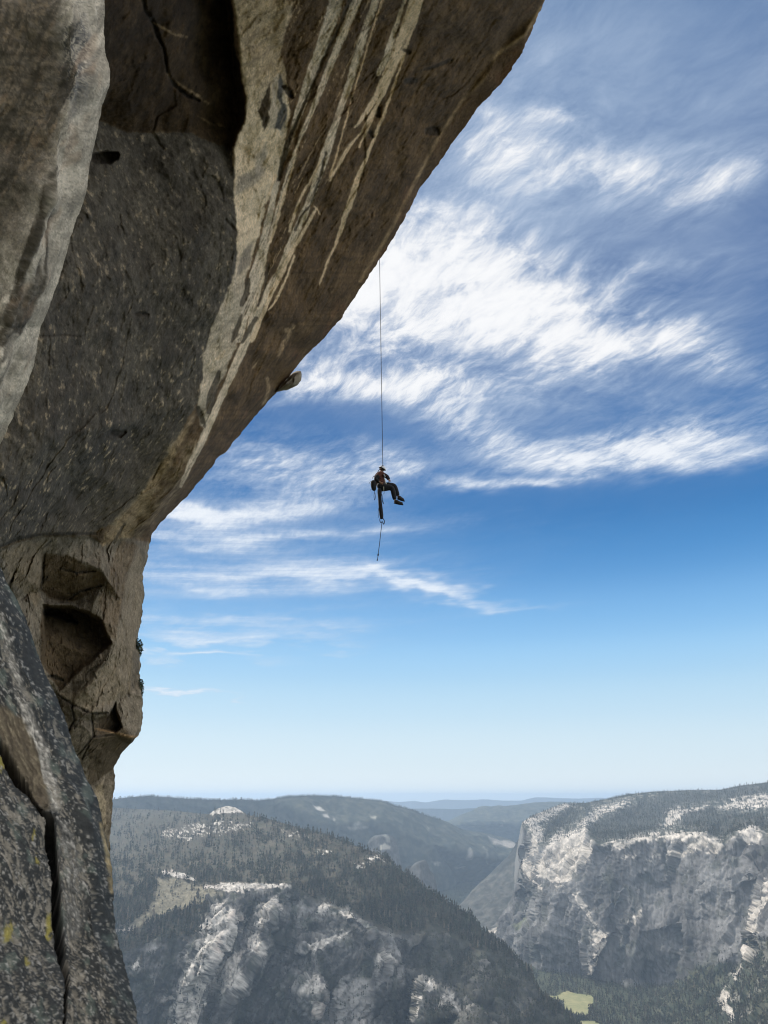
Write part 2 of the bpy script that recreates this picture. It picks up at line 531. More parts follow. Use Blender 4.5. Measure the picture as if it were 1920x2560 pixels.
    S.append(([(1000, -420, 14), (968, -120, 11), (943, 0, 8), (905, 90, 11), (876, 190, 10), (852, 260, 8), (832, 320, 10), (815, 380, 13), (800, 430, 12), (780, 500, 9), (752, 560, 11), (725, 620, 10), (702, 680, 10), (672, 720, 12), (648, 770, 9), (620, 840, 10), (598, 890, 13), (570, 950, 10), (550, 1000, 9), (526, 1055, 10), (506, 1100, 10), (482, 1145, 9), (466, 1185, 8), (454, 1215, 4)], 1))
    S.append(([(955, 0, 2.5), (925, 95, 2.5), (900, 180, 2), (880, 240, 1.5), (858, 330, 2), (836, 400, 2.5), (826, 450, 4)], 2))
    S.append(([(1090, -420, 30), (1066, -120, 24), (1042, 0, 18), (1012, 85, 20), (980, 160, 14), (958, 205, 11), (935, 250, 7), (908, 295, 5), (886, 318, 2)], 3))
    S.append(([(1012, 0, 4), (990, 65, 6), (968, 135, 8), (946, 185, 6)], 1))
    S.append(([(1006, 120, 3), (980, 185, 3), (948, 250, 5), (928, 290, 5), (912, 325, 3), (892, 345, 2.5), (872, 365, 4), (855, 390, 4), (842, 420, 4), (826, 450, 2)], 3))
    S.append(([(1010, 130, 3), (996, 185, 3), (978, 240, 3), (962, 285, 4), (944, 320, 5), (930, 360, 4), (915, 395, 4), (900, 425, 6), (890, 455, 8), (878, 495, 9), (862, 545, 8), (850, 590, 5), (838, 620, 3), (822, 648, 3.5), (806, 690, 2), (795, 712, 1)], 4))
    S.append(([(945, 250, 3), (930, 300, 4), (912, 335, 2.5), (898, 368, 1.5)], 3))
    S.append(([(742, 372, 2.5), (728, 430, 2.5), (712, 480, 3), (696, 540, 3.5), (676, 605, 3)], 3))
    S.append(([(688, 440, 5), (678, 470, 4), (668, 490, 2)], 4))
    S.append(([(800, 400, 3), (782, 450, 3), (764, 470, 4), (748, 500, 3), (730, 545, 4), (726, 580, 3)], 3))
    S.append(([(790, 520, 2), (770, 560, 4), (748, 600, 4), (722, 640, 6), (700, 690, 7), (680, 730, 6), (655, 790, 5), (630, 850, 6)], 3))
    S.append(([(735, 640, 3), (718, 690, 3), (692, 745, 3), (672, 775, 2)], 3))
    S.append(([(786, 515, 1.5), (800, 535, 1.5)], 4))
    tones = [(0.44, 0.40, 0.345), (0.50, 0.445, 0.37), (0.58, 0.455, 0.31), (0.72, 0.60, 0.45), (0.64, 0.525, 0.385)]
    al, ac = (-0.45 * X + 0.89 * Y), (0.89 * X + 0.45 * Y)
    sg = fbm(np.stack([al / 110, ac / 4.5, X * 0 + 3], -1), 3, 0.6)
    sg2 = fbm(np.stack([al / 60, ac / 11, X * 0 + 13], -1), 3, 0.6)
    col = np.where((ma + mw + mr > 0.5)[..., None], col, col * (1 + 0.2 * sg2)[..., None])
    allst = np.zeros(X.shape)
    for pts, k in S:
        q = np.array(pts, float)
        if len(q) > 5:                                       # these run nearly straight
            cf = np.polyfit(q[:, 1], q[:, 0], 3 if len(q) > 8 else 2)
            q[:, 0] = 0.5 * np.polyval(cf, q[:, 1]) + 0.5 * q[:, 0]
            q[1:-1, 2] = 0.75 * q[1:-1, 2] + 0.125 * (q[:-2, 2] + q[2:, 2])
        pts = cat([(r[0], r[1], r[2] * 0.88) for r in q], 4)
        mk = line_mask(sx, sy, pts, 1.1)
        allst = np.maximum(allst, mk)
        tt = np.array(tones[k]) * np.clip(0.95 + 0.15 * nA + 0.12 * nB + 0.42 * sg, 0.3, 1.5)[..., None]
        mk = mk * np.clip(1.25 + 1.1 * sg + 0.5 * nC, 0.1, 1)
        halo = line_mask(sx, sy, pts, 7.0)
        col = mixc(col, (0.23, 0.18, 0.115), halo * np.clip(0.4 + 1.1 * sg2, 0, .75))
        col = mixc(col, tt, mk)
    # hairline pale streaks running with the stripes
    hair = fbm(np.stack([al / 160, ac / 3.4, X * 0 + 23], -1), 3, 0.55)
    zone = poly_mask(wx, wy, [(735, -100), (1000, -100), (900, 240), (800, 480), (700, 680), (600, 880), (520, 1060), (500, 1060), (600, 800), (700, 440)], 25)
    col = mixc(col, (0.42, 0.34, 0.23), sstep(0.42, 0.62, hair) * zone * (1 - allst) * 0.55)
    # dark seams between the stripes
    for pts in [[(880, -10, 4), (838, 90, 4), (818, 125, 4), (800, 170, 3), (770, 235, 3), (752, 280, 4), (728, 335, 5), (712, 380, 7), (696, 450, 5)],
                [(815, 380, 2.5), (798, 450, 3.5), (776, 512, 3), (748, 545, 2.5), (738, 575, 4)], [(620, 700, 5), (616, 735, 8), (604, 760, 6)],
                [(604, 790, 4), (588, 835, 8), (580, 855, 3)], [(640, 795, 5), (620, 830, 7), (606, 855, 4)], [(548, 930, 5), (535, 970, 10), (526, 1000, 11), (522, 1030, 6)],
                [(672, 660, 3), (662, 720, 3), (645, 765, 3)], [(495, 1020, 6), (506, 1050, 7), (512, 1068, 3)]]:
        mk = line_mask(sx, sy, pts, 1.6)
        col = mixc(col, (0.05, 0.042, 0.03), mk * 0.9)
        disp -= 0.06 * mk
    disp -= 0.012 * allst
    ribz = np.clip(zone_r(wx, wy), 0, 1)
    disp += ribz * (0.05 * ridged(np.stack([al / 190, ac / 26, X * 0 + 41], -1), 3) + 0.10 * np.floor(2.5 * fbm(np.stack([al / 260, ac / 40, X * 0 + 51], -1), 3)) / 2.5)
    # lower rib of pale rock beside the striped underside
    rib = line_mask(wx, wy, [(490, 1040, 3), (460, 1085, 8), (425, 1140, 12), (392, 1195, 12), (352, 1255, 17), (318, 1305, 26), (290, 1345, 26), (262, 1385, 18)], 6)
    ribn = 0.55 + 0.5 * fbm(np.stack([(X + 0.75 * Y) / 60, (X * 0.75 - Y) / 12, X * 0], -1), 4)
    col = mixc(col, (0.44, 0.37, 0.27), np.clip(rib * ribn, 0, 1) * 0.9)
    belt = poly_mask(wx, wy, [(440, 1103), (500, 1100), (470, 1180), (440, 1240), (400, 1300), (345, 1350), (300, 1330), (340, 1255)], 8)
    col = mixc(col, (0.24, 0.205, 0.15), belt * np.clip(0.35 + 0.8 * fbm(P * 2.2 + 4, 4), 0, 0.8))
    for pts in [[(312, 1310, 3), (298, 1335, 4), (284, 1358, 3)], [(335, 1345, 4), (318, 1368, 6), (308, 1380, 4)], [(398, 1165, 2), (380, 1200, 2)]]:
        mk = line_mask(sx, sy, pts, 2)
        col = mixc(col, (0.10, 0.085, 0.065), mk)
        disp -= 0.08 * mk
    # the lower blocks: paler grey-brown rock, brown undersides and cave with some shade put into their colour
    base = mixc((0.12, 0.107, 0.088), (0.21, 0.19, 0.16), sstep(-0.5, 0.6, nA + 0.5 * nB))
    lowm = poly_mask(wx, wy, [(-200, 1372), (0, 1372), (105, 1340), (229, 1338), (262, 1365), (300, 1345), (345, 1350), (385, 1360), (372, 1440), (380, 3500), (-200, 3500)], 4)
    col = mixc(col, base, lowm)
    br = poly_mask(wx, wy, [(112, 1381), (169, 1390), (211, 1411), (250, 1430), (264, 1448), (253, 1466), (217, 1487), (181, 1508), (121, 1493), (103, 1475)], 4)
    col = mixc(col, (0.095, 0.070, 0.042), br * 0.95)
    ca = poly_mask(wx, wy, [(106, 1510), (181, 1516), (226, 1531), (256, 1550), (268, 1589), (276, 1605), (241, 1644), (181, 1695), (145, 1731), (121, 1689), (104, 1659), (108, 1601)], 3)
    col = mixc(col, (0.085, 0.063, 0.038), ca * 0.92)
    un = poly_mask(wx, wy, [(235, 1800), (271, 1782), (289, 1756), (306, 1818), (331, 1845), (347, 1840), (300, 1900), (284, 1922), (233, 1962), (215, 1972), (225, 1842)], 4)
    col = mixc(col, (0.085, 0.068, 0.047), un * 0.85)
    col = mixc(col, (0.28, 0.2, 0.12), line_mask(sx, sy, [(240, 1822, 2), (290, 1832, 3), (320, 1842, 4), (345, 1842, 3)], 2) * 0.9)
    pil = poly_mask(wx, wy, [(238, 1975), (262, 1950), (268, 2000), (258, 2060), (250, 2060)], 3)
    col = mixc(col, (0.34, 0.30, 0.23), pil * 0.8)
    # cracks and pockets: real grooves, coloured dark inside
    for pts, dp in [([(355, -20, 4), (364, 25, 4), (382, 52, 5), (390, 80, 5), (410, 120, 3), (418, 180, 3), (436, 212, 5), (470, 240, 4), (498, 252, 2)], 0.2),
                    ([(0, 1368, 3), (45, 1346, 4), (105, 1336, 3), (180, 1334, 4), (240, 1334, 3)], 0.1),
                    ([(342, 786, 4), (356, 784, 5), (368, 787, 4)], 0.12), ([(282, 1082, 7), (300, 1086, 10), (310, 1080, 5)], 0.3), ([(240, 395, 12), (270, 394, 16), (288, 390, 10)], 0.5),
                    ([(564, 550, 3), (580, 565, 4), (588, 575, 3)], 0.1), ([(712, 218, 7), (722, 232, 8), (728, 242, 5)], 0.2), ([(1068, 328, 9), (1086, 328, 13), (1092, 332, 8)], 0.3),
                    ([(1018, 203, 8), (1036, 202, 8)], 0.14), ([(1060, 175, 3), (1090, 166, 5), (1122, 152, 5), (1132, 150, 2)], 0.1), ([(926, 330, 5), (930, 342, 4)], 0.15), ([(948, 270, 4), (945, 290, 5)], 0.15),
                    ([(1010, 125, 5), (1020, 130, 6)], 0.15), ([(120, 1440, 2), (90, 1470, 2), (55, 1500, 2)], 0.1), ([(130, 1352, 2), (95, 1380, 2), (60, 1410, 2)], 0.1),
                    ([(100, 842, 2), (160, 838, 3), (200, 842, 2)], 0.05), ([(100, 1320, 2), (112, 1300, 3), (116, 1285, 2)], 0.08),
                    ([(113, 1530, 8), (140, 1532, 10), (170, 1545, 9), (192, 1556, 3)], 0.5), ([(122, 1690, 4), (140, 1694, 5), (155, 1700, 3)], 0.2),
                    ([(290, 1668, 2), (306, 1670, 5), (314, 1650, 4)], 0.08), ([(228, 1752, 2), (240, 1756, 2)], .05), ([(262, 1652, 2), (274, 1653, 2)], .05), ([(200, 1728, 2), (220, 1705, 2)], .05)]:
        mk = line_mask(sx + 1.5 * nC, sy + 1.5 * nB, pts, 2.0)
        col = mixc(col, (0.035, 0.03, 0.024), mk * 0.85)
        disp -= dp * mk
    for pts in [[(112, 1384, 2), (106, 1440, 3), (104, 1474, 2)], [(266, 1452, 2), (262, 1500, 3), (257, 1550, 2)], [(146, 1738, 2), (187, 1765, 3), (229, 1784, 3), (270, 1783, 2)], [(229, 1784, 2), (234, 1842, 3)], [(192, 1890, 2), (232, 1843, 3), (289, 1836, 2)],
                [(172, 1500, 2), (200, 1478, 3), (232, 1470, 3), (258, 1462, 2)], [(150, 1420, 2), (190, 1432, 3), (236, 1428, 2)], [(40, 1420, 2), (24, 1470, 3), (60, 1560, 2)], [(300, 1540, 2), (314, 1580, 3), (322, 1640, 2)], [(318, 1700, 2), (322, 1740, 3)],
                [(160, 1850, 2), (186, 1800, 3), (180, 1766, 2)], [(205, 1900, 2), (222, 1862, 2)], [(70, 1370, 2), (50, 1400, 3), (30, 1450, 2)], [(282, 1420, 2), (296, 1450, 3), (290, 1500, 2)]]:
        mk = line_mask(sx + 2.0 * nC, sy + 2.0 * nB, pts, 1.6)
        col = mixc(col, (0.03, 0.026, 0.02), mk * 0.85)
        disp -= 0.12 * mk
    # fresh scars and crack edges, caught light put into the colour
    for pts in [[(382, 56, 2), (410, 72, 3), (440, 88, 3), (466, 92, 3)], [(420, 186, 2), (448, 212, 3), (490, 236, 3), (520, 258, 3)], [(498, 292, 2), (530, 310, 3), (566, 316, 3)],
                [(735, 815, 4), (722, 838, 6), (708, 862, 5), (696, 890, 3)], [(716, 826, 6), (724, 828, 5)], [(640, 910, 3), (632, 918, 4)], [(668, 945, 4), (672, 972, 4), (664, 1000, 5), (656, 1010, 3)],
                [(560, 880, 5), (550, 893, 6), (542, 898, 3)]]:
        mk = line_mask(sx + 2 * nC, sy + 2 * nB, pts, 2.2) * np.clip(0.55 + nB, 0.1, 1)
        col = mixc(col, (0.36, 0.29, 0.2), mk * 0.8)
    # weathered lip
    d2, _, _ = seg_field(X, Y, BEV[1:])
    outer = sstep(0, 10, X - np.interp(ys, [b[1] for b in BEV], [b[0] for b in BEV])[:, None]) * (Y < 720)
    col = mixc(col, (0.10, 0.07, 0.045), outer * 0.6)
    lipn = np.clip(0.6 + 0.8 * fbm(P * 1.3 + 44, 3), 0, 1)
    col = mixc(col, (0.33, 0.26, 0.17), sstep(7, 1, d2) * lipn * 0.8)
    rust = sstep(0.15, 0.6, fbm(P * 0.9 + 61, 4)) * sstep(60, 5, xs[:, None] - X) * (Y < 1150)
    col = mixc(col, (0.17, 0.085, 0.05), rust * 0.3)
    # facet tones of the lower blocks: light and shade put into the colour
    col = mixc(col, (0.155, 0.115, 0.075), poly_mask(wx, wy, [(300, 1350), (340, 1362), (318, 1440), (300, 1520), (284, 1600), (268, 1590), (256, 1550), (240, 1500), (268, 1450)], 5) * 0.55)
    col = mixc(col, (0.25, 0.215, 0.165), poly_mask(wx, wy, [(340, 1365), (362, 1420), (350, 1560), (325, 1640), (330, 1730), (286, 1752), (229, 1780), (187, 1762), (145, 1736), (215, 1720), (270, 1648), (300, 1540), (318, 1440)], 5) * 0.6)
    col = mixc(col, (0.235, 0.195, 0.14), poly_mask(wx, wy, [(0, 1380), (80, 1352), (120, 1360), (110, 1384), (104, 1470), (90, 1520), (20, 1440)], 5) * 0.6)
    spk = sstep(0.30, 0.62, fbm(P * 7.0 + 31, 3, 0.75)) - sstep(0.30, 0.62, fbm(P * 6.0 + 91, 3, 0.75))
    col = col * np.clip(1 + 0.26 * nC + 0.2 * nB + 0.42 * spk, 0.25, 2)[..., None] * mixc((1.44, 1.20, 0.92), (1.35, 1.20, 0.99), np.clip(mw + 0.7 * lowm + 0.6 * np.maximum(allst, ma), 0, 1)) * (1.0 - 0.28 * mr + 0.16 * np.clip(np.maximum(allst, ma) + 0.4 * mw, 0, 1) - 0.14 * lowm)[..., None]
    col = np.minimum(col, 0.80 * col / np.maximum(col.max(-1, keepdims=True), 0.80))
    vw = P / np.linalg.norm(P, axis=-1)[..., None]
    P = P - vw * (disp * calm * 1.15)[..., None]
    m = rock_mat('cliff_granite', 4.5, 0.36, 0.6, 0.06, 0.92, 4.0)
    return finish_grid('cliff', P, col, m, 'right', (-26, 9, 17), (0.004, 0.012, 0.03, 0.07, 0.15, 0.3, 0.6, 1.0), 0.5,
                       'huge overhanging granite cliff with a dark brown underside and pale mineral stripes', 'cliff')


build_cliff()


# ------------------------------------------------------------------ the flake that sticks out of the lip
def build_flake():
    m = rock_mat('flake_granite', 7.0, 0.3, 0.5, 0.04)
    o = [(690, 980), (700, 962), (716, 948), (730, 934), (744, 927), (753, 929), (755, 940), (751, 954), (738, 966), (718, 975), (704, 977)]
    c = np.array(o, float).mean(0)
    V, cols = [], []
    rings = [(-1.0, 0.35), (-0.75, 0.8), (-0.3, 0.97), (0.1, 1.0), (0.5, 0.95), (0.85, 0.7), (1.0, 0.25)]
    oo = cat(o + [o[0]], 5)[:-1]
    for dz, s in rings:
        q = c + (oo - c) * s
        p = at(q[:, 0], q[:, 1], 28.0 + 0.55 * dz)
        p = p + 0.05 * np.stack([fbm(p * 2 + 3, 3), fbm(p * 2 + 13, 3), fbm(p * 2 + 23, 3)], -1)
        V.append(p)
        k = fbm(p * 3, 3)
        cols.append(mixc((0.16, 0.125, 0.085), (0.30, 0.25, 0.18), sstep(-.5, .5, k)))
    n = len(oo)
    F = []
    for r in range(len(rings) - 1):
        for k in range(n):
            F.append([r * n + k, r * n + (k + 1) % n, (r + 1) * n + (k + 1) % n, (r + 1) * n + k])
    V = np.concatenate(V); cols = np.concatenate(cols)
    for r in (0, len(rings) - 1):
        cc = V[r * n:(r + 1) * n].mean(0)
        V = np.vstack([V, cc]); cols = np.vstack([cols, cols[r * n]])
        i = len(V) - 1
        for k in range(0, n - 1, 2):
            F.append([i, r * n + k, r * n + k + 1, r * n + (k + 2) % n])
    ob = link('rock_flake', np_mesh('rock_flake', V, np.array(F), m, cols))
    tag(ob, 'small pale brown rock flake jutting out from the lip of the overhang', 'rock')


build_flake()


# ================================================================== NEAR BUTTRESS (upper left)
def build_buttress():
    ys = np.concatenate([np.linspace(-520, -10, 50), np.arange(-6, 1190, 3.2)])
    R_ = [(240, -520), (250, -250), (259, 0), (257, 69), (263, 139), (275, 179), (272, 214), (255, 260), (240, 330), (223, 405), (214, 480), (208, 509), (191, 555), (168, 625), (139, 712), (110, 800), (101, 815), (82, 911), (50, 993), (18, 1080), (0, 1117), (-50, 1190)]
    r = np.array(R_)
    xs = np.interp(ys, r[:, 1], r[:, 0]) + 3 * fbm(np.stack([ys / 30, ys * 0, ys * 0 + 3], -1), 4, 0.55)
    C = 200
    t = np.linspace(0, 1, C) ** 0.85
    xl = -420
    X = xl + (xs[:, None] - xl) * t[None]
    Y = np.repeat(ys[:, None], C, 1)
    ctrl = [[(x, y, 4.3 + 0.0016 * (y if y > 0 else 0)) for x, y in R_],
            [(x - 75 - 0.02 * abs(y), y, 3.72 + 0.0013 * max(y, 0)) for x, y in R_],
            [(x - 190, y, 3.75 + 0.0012 * max(y, 0)) for x, y in R_]]
    free = [(-420, -520, 3.2), (-420, 400, 3.6), (-420, 1190, 4.4)]
    D = depth_field(ctrl, free, X, Y)
    D = 1 / blur(1 / D, 10)
    P = at(X, Y, D)
    n = normals(np.stack([blur(P[..., k], 4) for k in range(3)], -1))
    calm = 0.2 + 0.8 * np.clip((xs[:, None] - X) / 60, 0, 1)
    disp = 0.10 * fbm(P * 1.1, 3) + 0.03 * ridged(P * 2.5 + 4, 4) + 0.008 * fbm(P * 14, 3)
    # along / across the streak direction
    U = (X * -0.42 + Y * 0.9); Wd = (X * 0.9 + Y * 0.42)
    st = fbm(np.stack([U / 90, Wd / 16, X * 0], -1), 4, 0.6)
    na = fbm(np.stack([X / 60, Y / 60, X * 0 + 1], -1), 4, 0.55)
    nb = fbm(np.stack([X / 13, Y / 13, X * 0 + 6], -1), 4, 0.65)
    nc = fbm(np.stack([X / 6, Y / 6, X * 0 + 12], -1), 3, 0.7)
    col = mixc((0.27, 0.255, 0.225), (0.44, 0.415, 0.37), sstep(-.4, .5, na + 0.6 * st))
    nd = fbm(np.stack([X / 3.2, Y / 3.2, X * 0 + 22], -1), 2, 0.6)
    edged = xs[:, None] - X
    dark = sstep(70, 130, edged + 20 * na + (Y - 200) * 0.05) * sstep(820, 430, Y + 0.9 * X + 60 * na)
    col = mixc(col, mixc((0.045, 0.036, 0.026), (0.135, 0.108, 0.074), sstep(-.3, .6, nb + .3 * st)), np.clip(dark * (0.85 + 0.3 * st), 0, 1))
    lich = poly_mask(X + 14 * na, Y + 14 * nb, [(150, 70), (215, 40), (228, 120), (222, 210), (200, 260), (155, 250), (140, 170)], 12) * sstep(-0.18, 0.12, nc * 1.0 + 0.4 * nb)
    col = mixc(col, (0.04, 0.042, 0.048), lich * 0.9)
    mid = poly_mask(X + 10 * na, Y + 10 * nb, [(190, 60), (226, 30), (232, 150), (220, 260), (196, 320), (178, 280), (196, 190)], 8) * 0.5
    col = mixc(col, (0.18, 0.18, 0.18), mid * sstep(-.3, .3, nb))
    for pts in [[(118, 470, 3), (104, 530, 6), (84, 590, 8), (66, 640, 8), (44, 720, 11), (24, 790, 12), (0, 860, 10)], [(140, 490, 2), (128, 560, 4), (112, 640, 5), (92, 700, 5), (70, 760, 6), (40, 830, 6)],
                [(96, 640, 3), (80, 700, 9), (56, 760, 12), (30, 820, 10)]]:
        mk = line_mask(X + 4 * nb, Y + 4 * na, pts, 4) * np.clip(0.95 + 0.6 * nb, 0, 1)
        col = mixc(col, (0.05, 0.042, 0.03), mk * 0.95)
    vst = fbm(np.stack([U / 220, Wd / 22, X * 0 + 63], -1), 4, 0.6)
    col = mixc(col, (0.05, 0.045, 0.036), sstep(0.12, 0.42, vst) * sstep(40, 90, edged) * 0.75)
    col = mixc(col, (0.07, 0.07, 0.07), sstep(0.25, 0.55, nc * 0.7 + 0.5 * st) * 0.6)
    col = mixc(col, (0.28, 0.20, 0.14), sstep(.3, .7, fbm(np.stack([U / 120, Wd / 30, X * 0 + 33], -1), 3)) * 0.35)
    col = col * np.clip(1 + 0.28 * nc + 0.15 * nb + 0.35 * nd + 0.3 * st, 0.15, 2)[..., None] * np.array([1.28, 1.13, 0.94])
    P = P + n * (disp * calm)[..., None]
    m = rock_mat('near_granite', 34.0, 0.26, 0.4, 0.012)
    finish_grid('rock_buttress', P, col, m, 'right', (-9, 1.6, 4.5), (0.004, 0.012, 0.03, 0.08, 0.2, 0.5, 1.0), 0.12,
                'near pale grey rock buttress with black lichen speckles at the upper left', 'rock')


build_buttress()


# ================================================================== NEAR LICHEN SLAB (lower left)
def build_slab():
    R_ = [(-60, 1330), (-20, 1380), (0, 1411), (18, 1457), (45, 1499), (66, 1541), (90, 1619), (104, 1659), (121, 1695), (142, 1737), (160, 1788), (178, 1852), (196, 1900), (218, 1952), (240, 1993), (253, 2037),
          (257, 2066), (268, 2110), (274, 2155), (279, 2195), (279, 2256), (291, 2335), (307, 2398), (326, 2471), (339, 2525), (345, 2560), (362, 2660), (380, 2760)]
    ys = np.arange(1332, 2760, 3.0)
    r = np.array(R_)
    xs = np.interp(ys, r[:, 1], r[:, 0]) + 3.5 * fbm(np.stack([ys / 26, ys * 0, ys * 0 + 8], -1), 4, 0.6)
    C = 190
    t = np.linspace(0, 1, C) ** 0.9
    xl = -330
    X = xl + (xs[:, None] - xl) * t[None]
    Y = np.repeat(ys[:, None], C, 1)

    def yd(y, k=0.0):
        return 3.6 - (y - 1330) * 0.00115 + k
    crack = [(-40, 1790), (6, 1860), (38, 1926), (76, 1996), (104, 2034), (125, 2045), (128, 2100), (138, 2176), (149, 2303), (158, 2366), (165, 2445), (158, 2510), (155, 2560), (150, 2760)]
    ctrl = [[(x, y, yd(y, 0.35)) for x, y in R_], [(x - 45, y, yd(y, 0.03)) for x, y in R_],
            [(x + 9, y, yd(y, 0.0)) for x, y in crack], [(x, y, yd(y, 0.0)) for x, y in crack], [(x - 12, y, yd(y, -0.02)) for x, y in crack],
            [(100, 2022, yd(2022, -0.05)), (112, 1985, yd(1985, -.04)), (98, 1890, yd(1890, -.03)), (80, 1800, yd(1800, -.01))]]
    free = [(-330, 1332, 3.2), (-330, 2760, 1.6), (-330, 2000, 2.5), (30, 2000, yd(2000, -0.12)), (50, 2300, yd(2300, -0.14)), (60, 2560, yd(2560, -0.12))]
    D = depth_field(ctrl, free, X, Y)
    D = 1 / blur(1 / D, 4)
    P = at(X, Y, D)
    n = normals(np.stack([blur(P[..., k], 5) for k in range(3)], -1))
    calm = 0.25 + 0.75 * np.clip((xs[:, None] - X) / 45, 0, 1)
    # coordinates along the slab
    ang = math.radians(68)
    U = X * math.cos(ang) + Y * math.sin(ang)
    Wd = -X * math.sin(ang) + Y * math.cos(ang)
    z0 = X * 0
    wv = 14 * fbm(np.stack([X / 70, Y / 70, z0 + 3], -1), 3)
    s1 = fbm(np.stack([U / 120, (Wd + wv) / 19, z0], -1), 5, 0.62)
    s2 = fbm(np.stack([U / 44, (Wd + wv) / 10, z0 + 7], -1), 4, 0.65)
    s3 = fbm(np.stack([U / 13, Wd / 6, z0 + 17], -1), 3, 0.65)
    disp = 0.04 * fbm(P * 1.7, 3) + 0.010 * s1 + 0.004 * s2 + 0.002 * s3
    stone = mixc((0.15, 0.14, 0.12), (0.34, 0.315, 0.275), sstep(-.5, .5, s1 + 0.6 * s3))
    col = stone
    edged = xs[:, None] - X
    cov = 0.37 + 0.12 * sstep(120, 10, edged) + 0.12 * sstep(2050, 1700, Y) * sstep(200, 60, edged)
    k = s1 * 0.6 + s2 * 0.7 + 0.55 * s3 + cov
    col = mixc(col, (0.016, 0.019, 0.021), sstep(0.02, 0.30, k) * 0.96)
    col = mixc(col, (0.10, 0.125, 0.11), sstep(.2, .6, fbm(np.stack([U / 70, Wd / 36, z0 + 27], -1), 4)) * 0.5)
    col = mixc(col, (0.30, 0.29, 0.27), sstep(.22, .42, s3 * 0.7 + s2 * 0.4) * 0.55)
    # brown wedge block that ends above the crack
    wedge = poly_mask(X + 8 * s2, Y + 8 * s1, [(0, 1760), (60, 1800), (96, 1880), (118, 1960), (122, 2020), (104, 2032), (76, 1994), (38, 1924), (6, 1858), (-30, 1800)], 7)
    col = mixc(col, mixc((0.075, 0.06, 0.042), (0.15, 0.125, 0.085), sstep(-.4, .5, s2)), wedge * 0.9)
    gpatch = poly_mask(X + 8 * s2, Y + 10 * s1, [(150, 2060), (180, 2080), (205, 2160), (212, 2260), (200, 2330), (165, 2330), (152, 2200)], 14)
    col = mixc(col, (0.23, 0.225, 0.21), gpatch * np.clip(0.25 + 0.9 * s2 + 0.5 * s3, 0, .8))
    pale = line_mask(X + 6 * s2, Y, [(0, 1545, 8), (20, 1620, 9), (44, 1700, 9), (62, 1770, 12), (90, 1830, 15), (112, 1890, 13), (130, 1960, 12), (142, 2020, 10)], 8)
    col = mixc(col, (0.42, 0.40, 0.36), pale * np.clip(0.5 + 1.1 * s2 + 0.5 * s3, 0, 1) * 0.7)
    tan = line_mask(X + 4 * s2, Y, [(252, 2060, 4), (258, 2110, 7), (270, 2160, 8), (276, 2230, 5)], 4)
    col = mixc(col, (0.36, 0.28, 0.15), tan * np.clip(0.5 + 0.9 * s2, 0, 1))
    for x, y, rx, ry in [(28, 2320, 13, 26), (131, 2300, 8, 30), (92, 2150, 5, 16), (10, 1890, 10, 24), (82, 2090, 4, 18), (70, 2400, 6, 20), (128, 2330, 6, 14), (10, 2560, 8, 14)]:
        d = np.hypot((X + 5 * s3 - x) / rx, (Y + 8 * s2 - y) / ry)
        col = mixc(col, (0.27, 0.235, 0.055), sstep(1.2, 0.5, d + 0.6 * s3) * 0.7)
    ck = line_mask(X + 2.5 * s3, Y, [(x, y, w) for (x, y), w in zip(crack, [3, 4, 5, 5, 4, 10, 11, 8, 6, 5, 6, 6, 5, 5])], 2.5)
    disp -= 0.16 * ck
    col = mixc(col, (0.012, 0.013, 0.013), ck * 0.9)
    col = col * np.clip(1 + 0.4 * s3, 0.3, 2)[..., None] * np.array([1.1, 1.04, 0.95])
    P = P + n * (disp * calm)[..., None]
    m = rock_mat('lichen_granite', 45.0, 0.32, 0.3, 0.006)
    finish_grid('rock_slab', P, col, m, 'right', (-5, 0.9, -0.6), (0.004, 0.012, 0.03, 0.08, 0.2, 0.5, 1.0), 0.08,
                'dark lichen covered rock slab with a black crack, nearest the camera at the lower left', 'rock')


build_slab()

# ================================================================== LAND ACROSS THE VALLEY
FLOOR = -1250.0
TREES = []          # (position array, height array, group key)


def terrain(name, xs, top, bot, nrow, lines, free, dispf, colf, mat, label, back=(0, 1500, -500), steps=(0.01, 0.05, 0.2, 0.6, 1.0),
            cat_='mountain', warp=0.0, blurn=3, roughback=20.0, edge_px=25.0, power=1.0):
    tp = np.array(top, float); bt = np.array(bot, float)
    yt = np.interp(xs, tp[:, 0], tp[:, 1])
    yb = np.interp(xs, bt[:, 0], bt[:, 1])
    t = np.linspace(0, 1, nrow) ** power
    X = np.repeat(xs[None], nrow, 0)
    Y = yt[None] + (yb - yt)[None] * t[:, None]
    edge = np.clip((Y - yt[None]) / edge_px, 0, 1)
    Xw, Yw = X, Y
    if warp:
        q = np.stack([X / 45, Y / 45, X * 0 + 2], -1)
        Xw = X + warp * fbm(q, 4) * edge
        Yw = Y + warp * fbm(q + 30, 4) * edge
    D = depth_field(lines, free, Xw, Yw)
    D = 1 / blur(1 / D, blurn)
    P = at(X, Y, D)
    n = normals(np.stack([blur(P[..., k], 6) for k in range(3)], -1))
    calm = 0.15 + 0.85 * edge
    d = dispf(X, Y, P)
    P = P + n * (d * calm)[..., None]
    col = colf(X, Y, P)
    o = finish_grid(name, P, col, mat, 'top', back, steps, roughback, label, cat_)
    return X, Y, P, o


def land_mat(name, scale, bump=0.6, bdist=6.0, speck=0.3):
    return rock_mat(name, scale, speck, bump, bdist, 0.95, 3.5, 0.05)


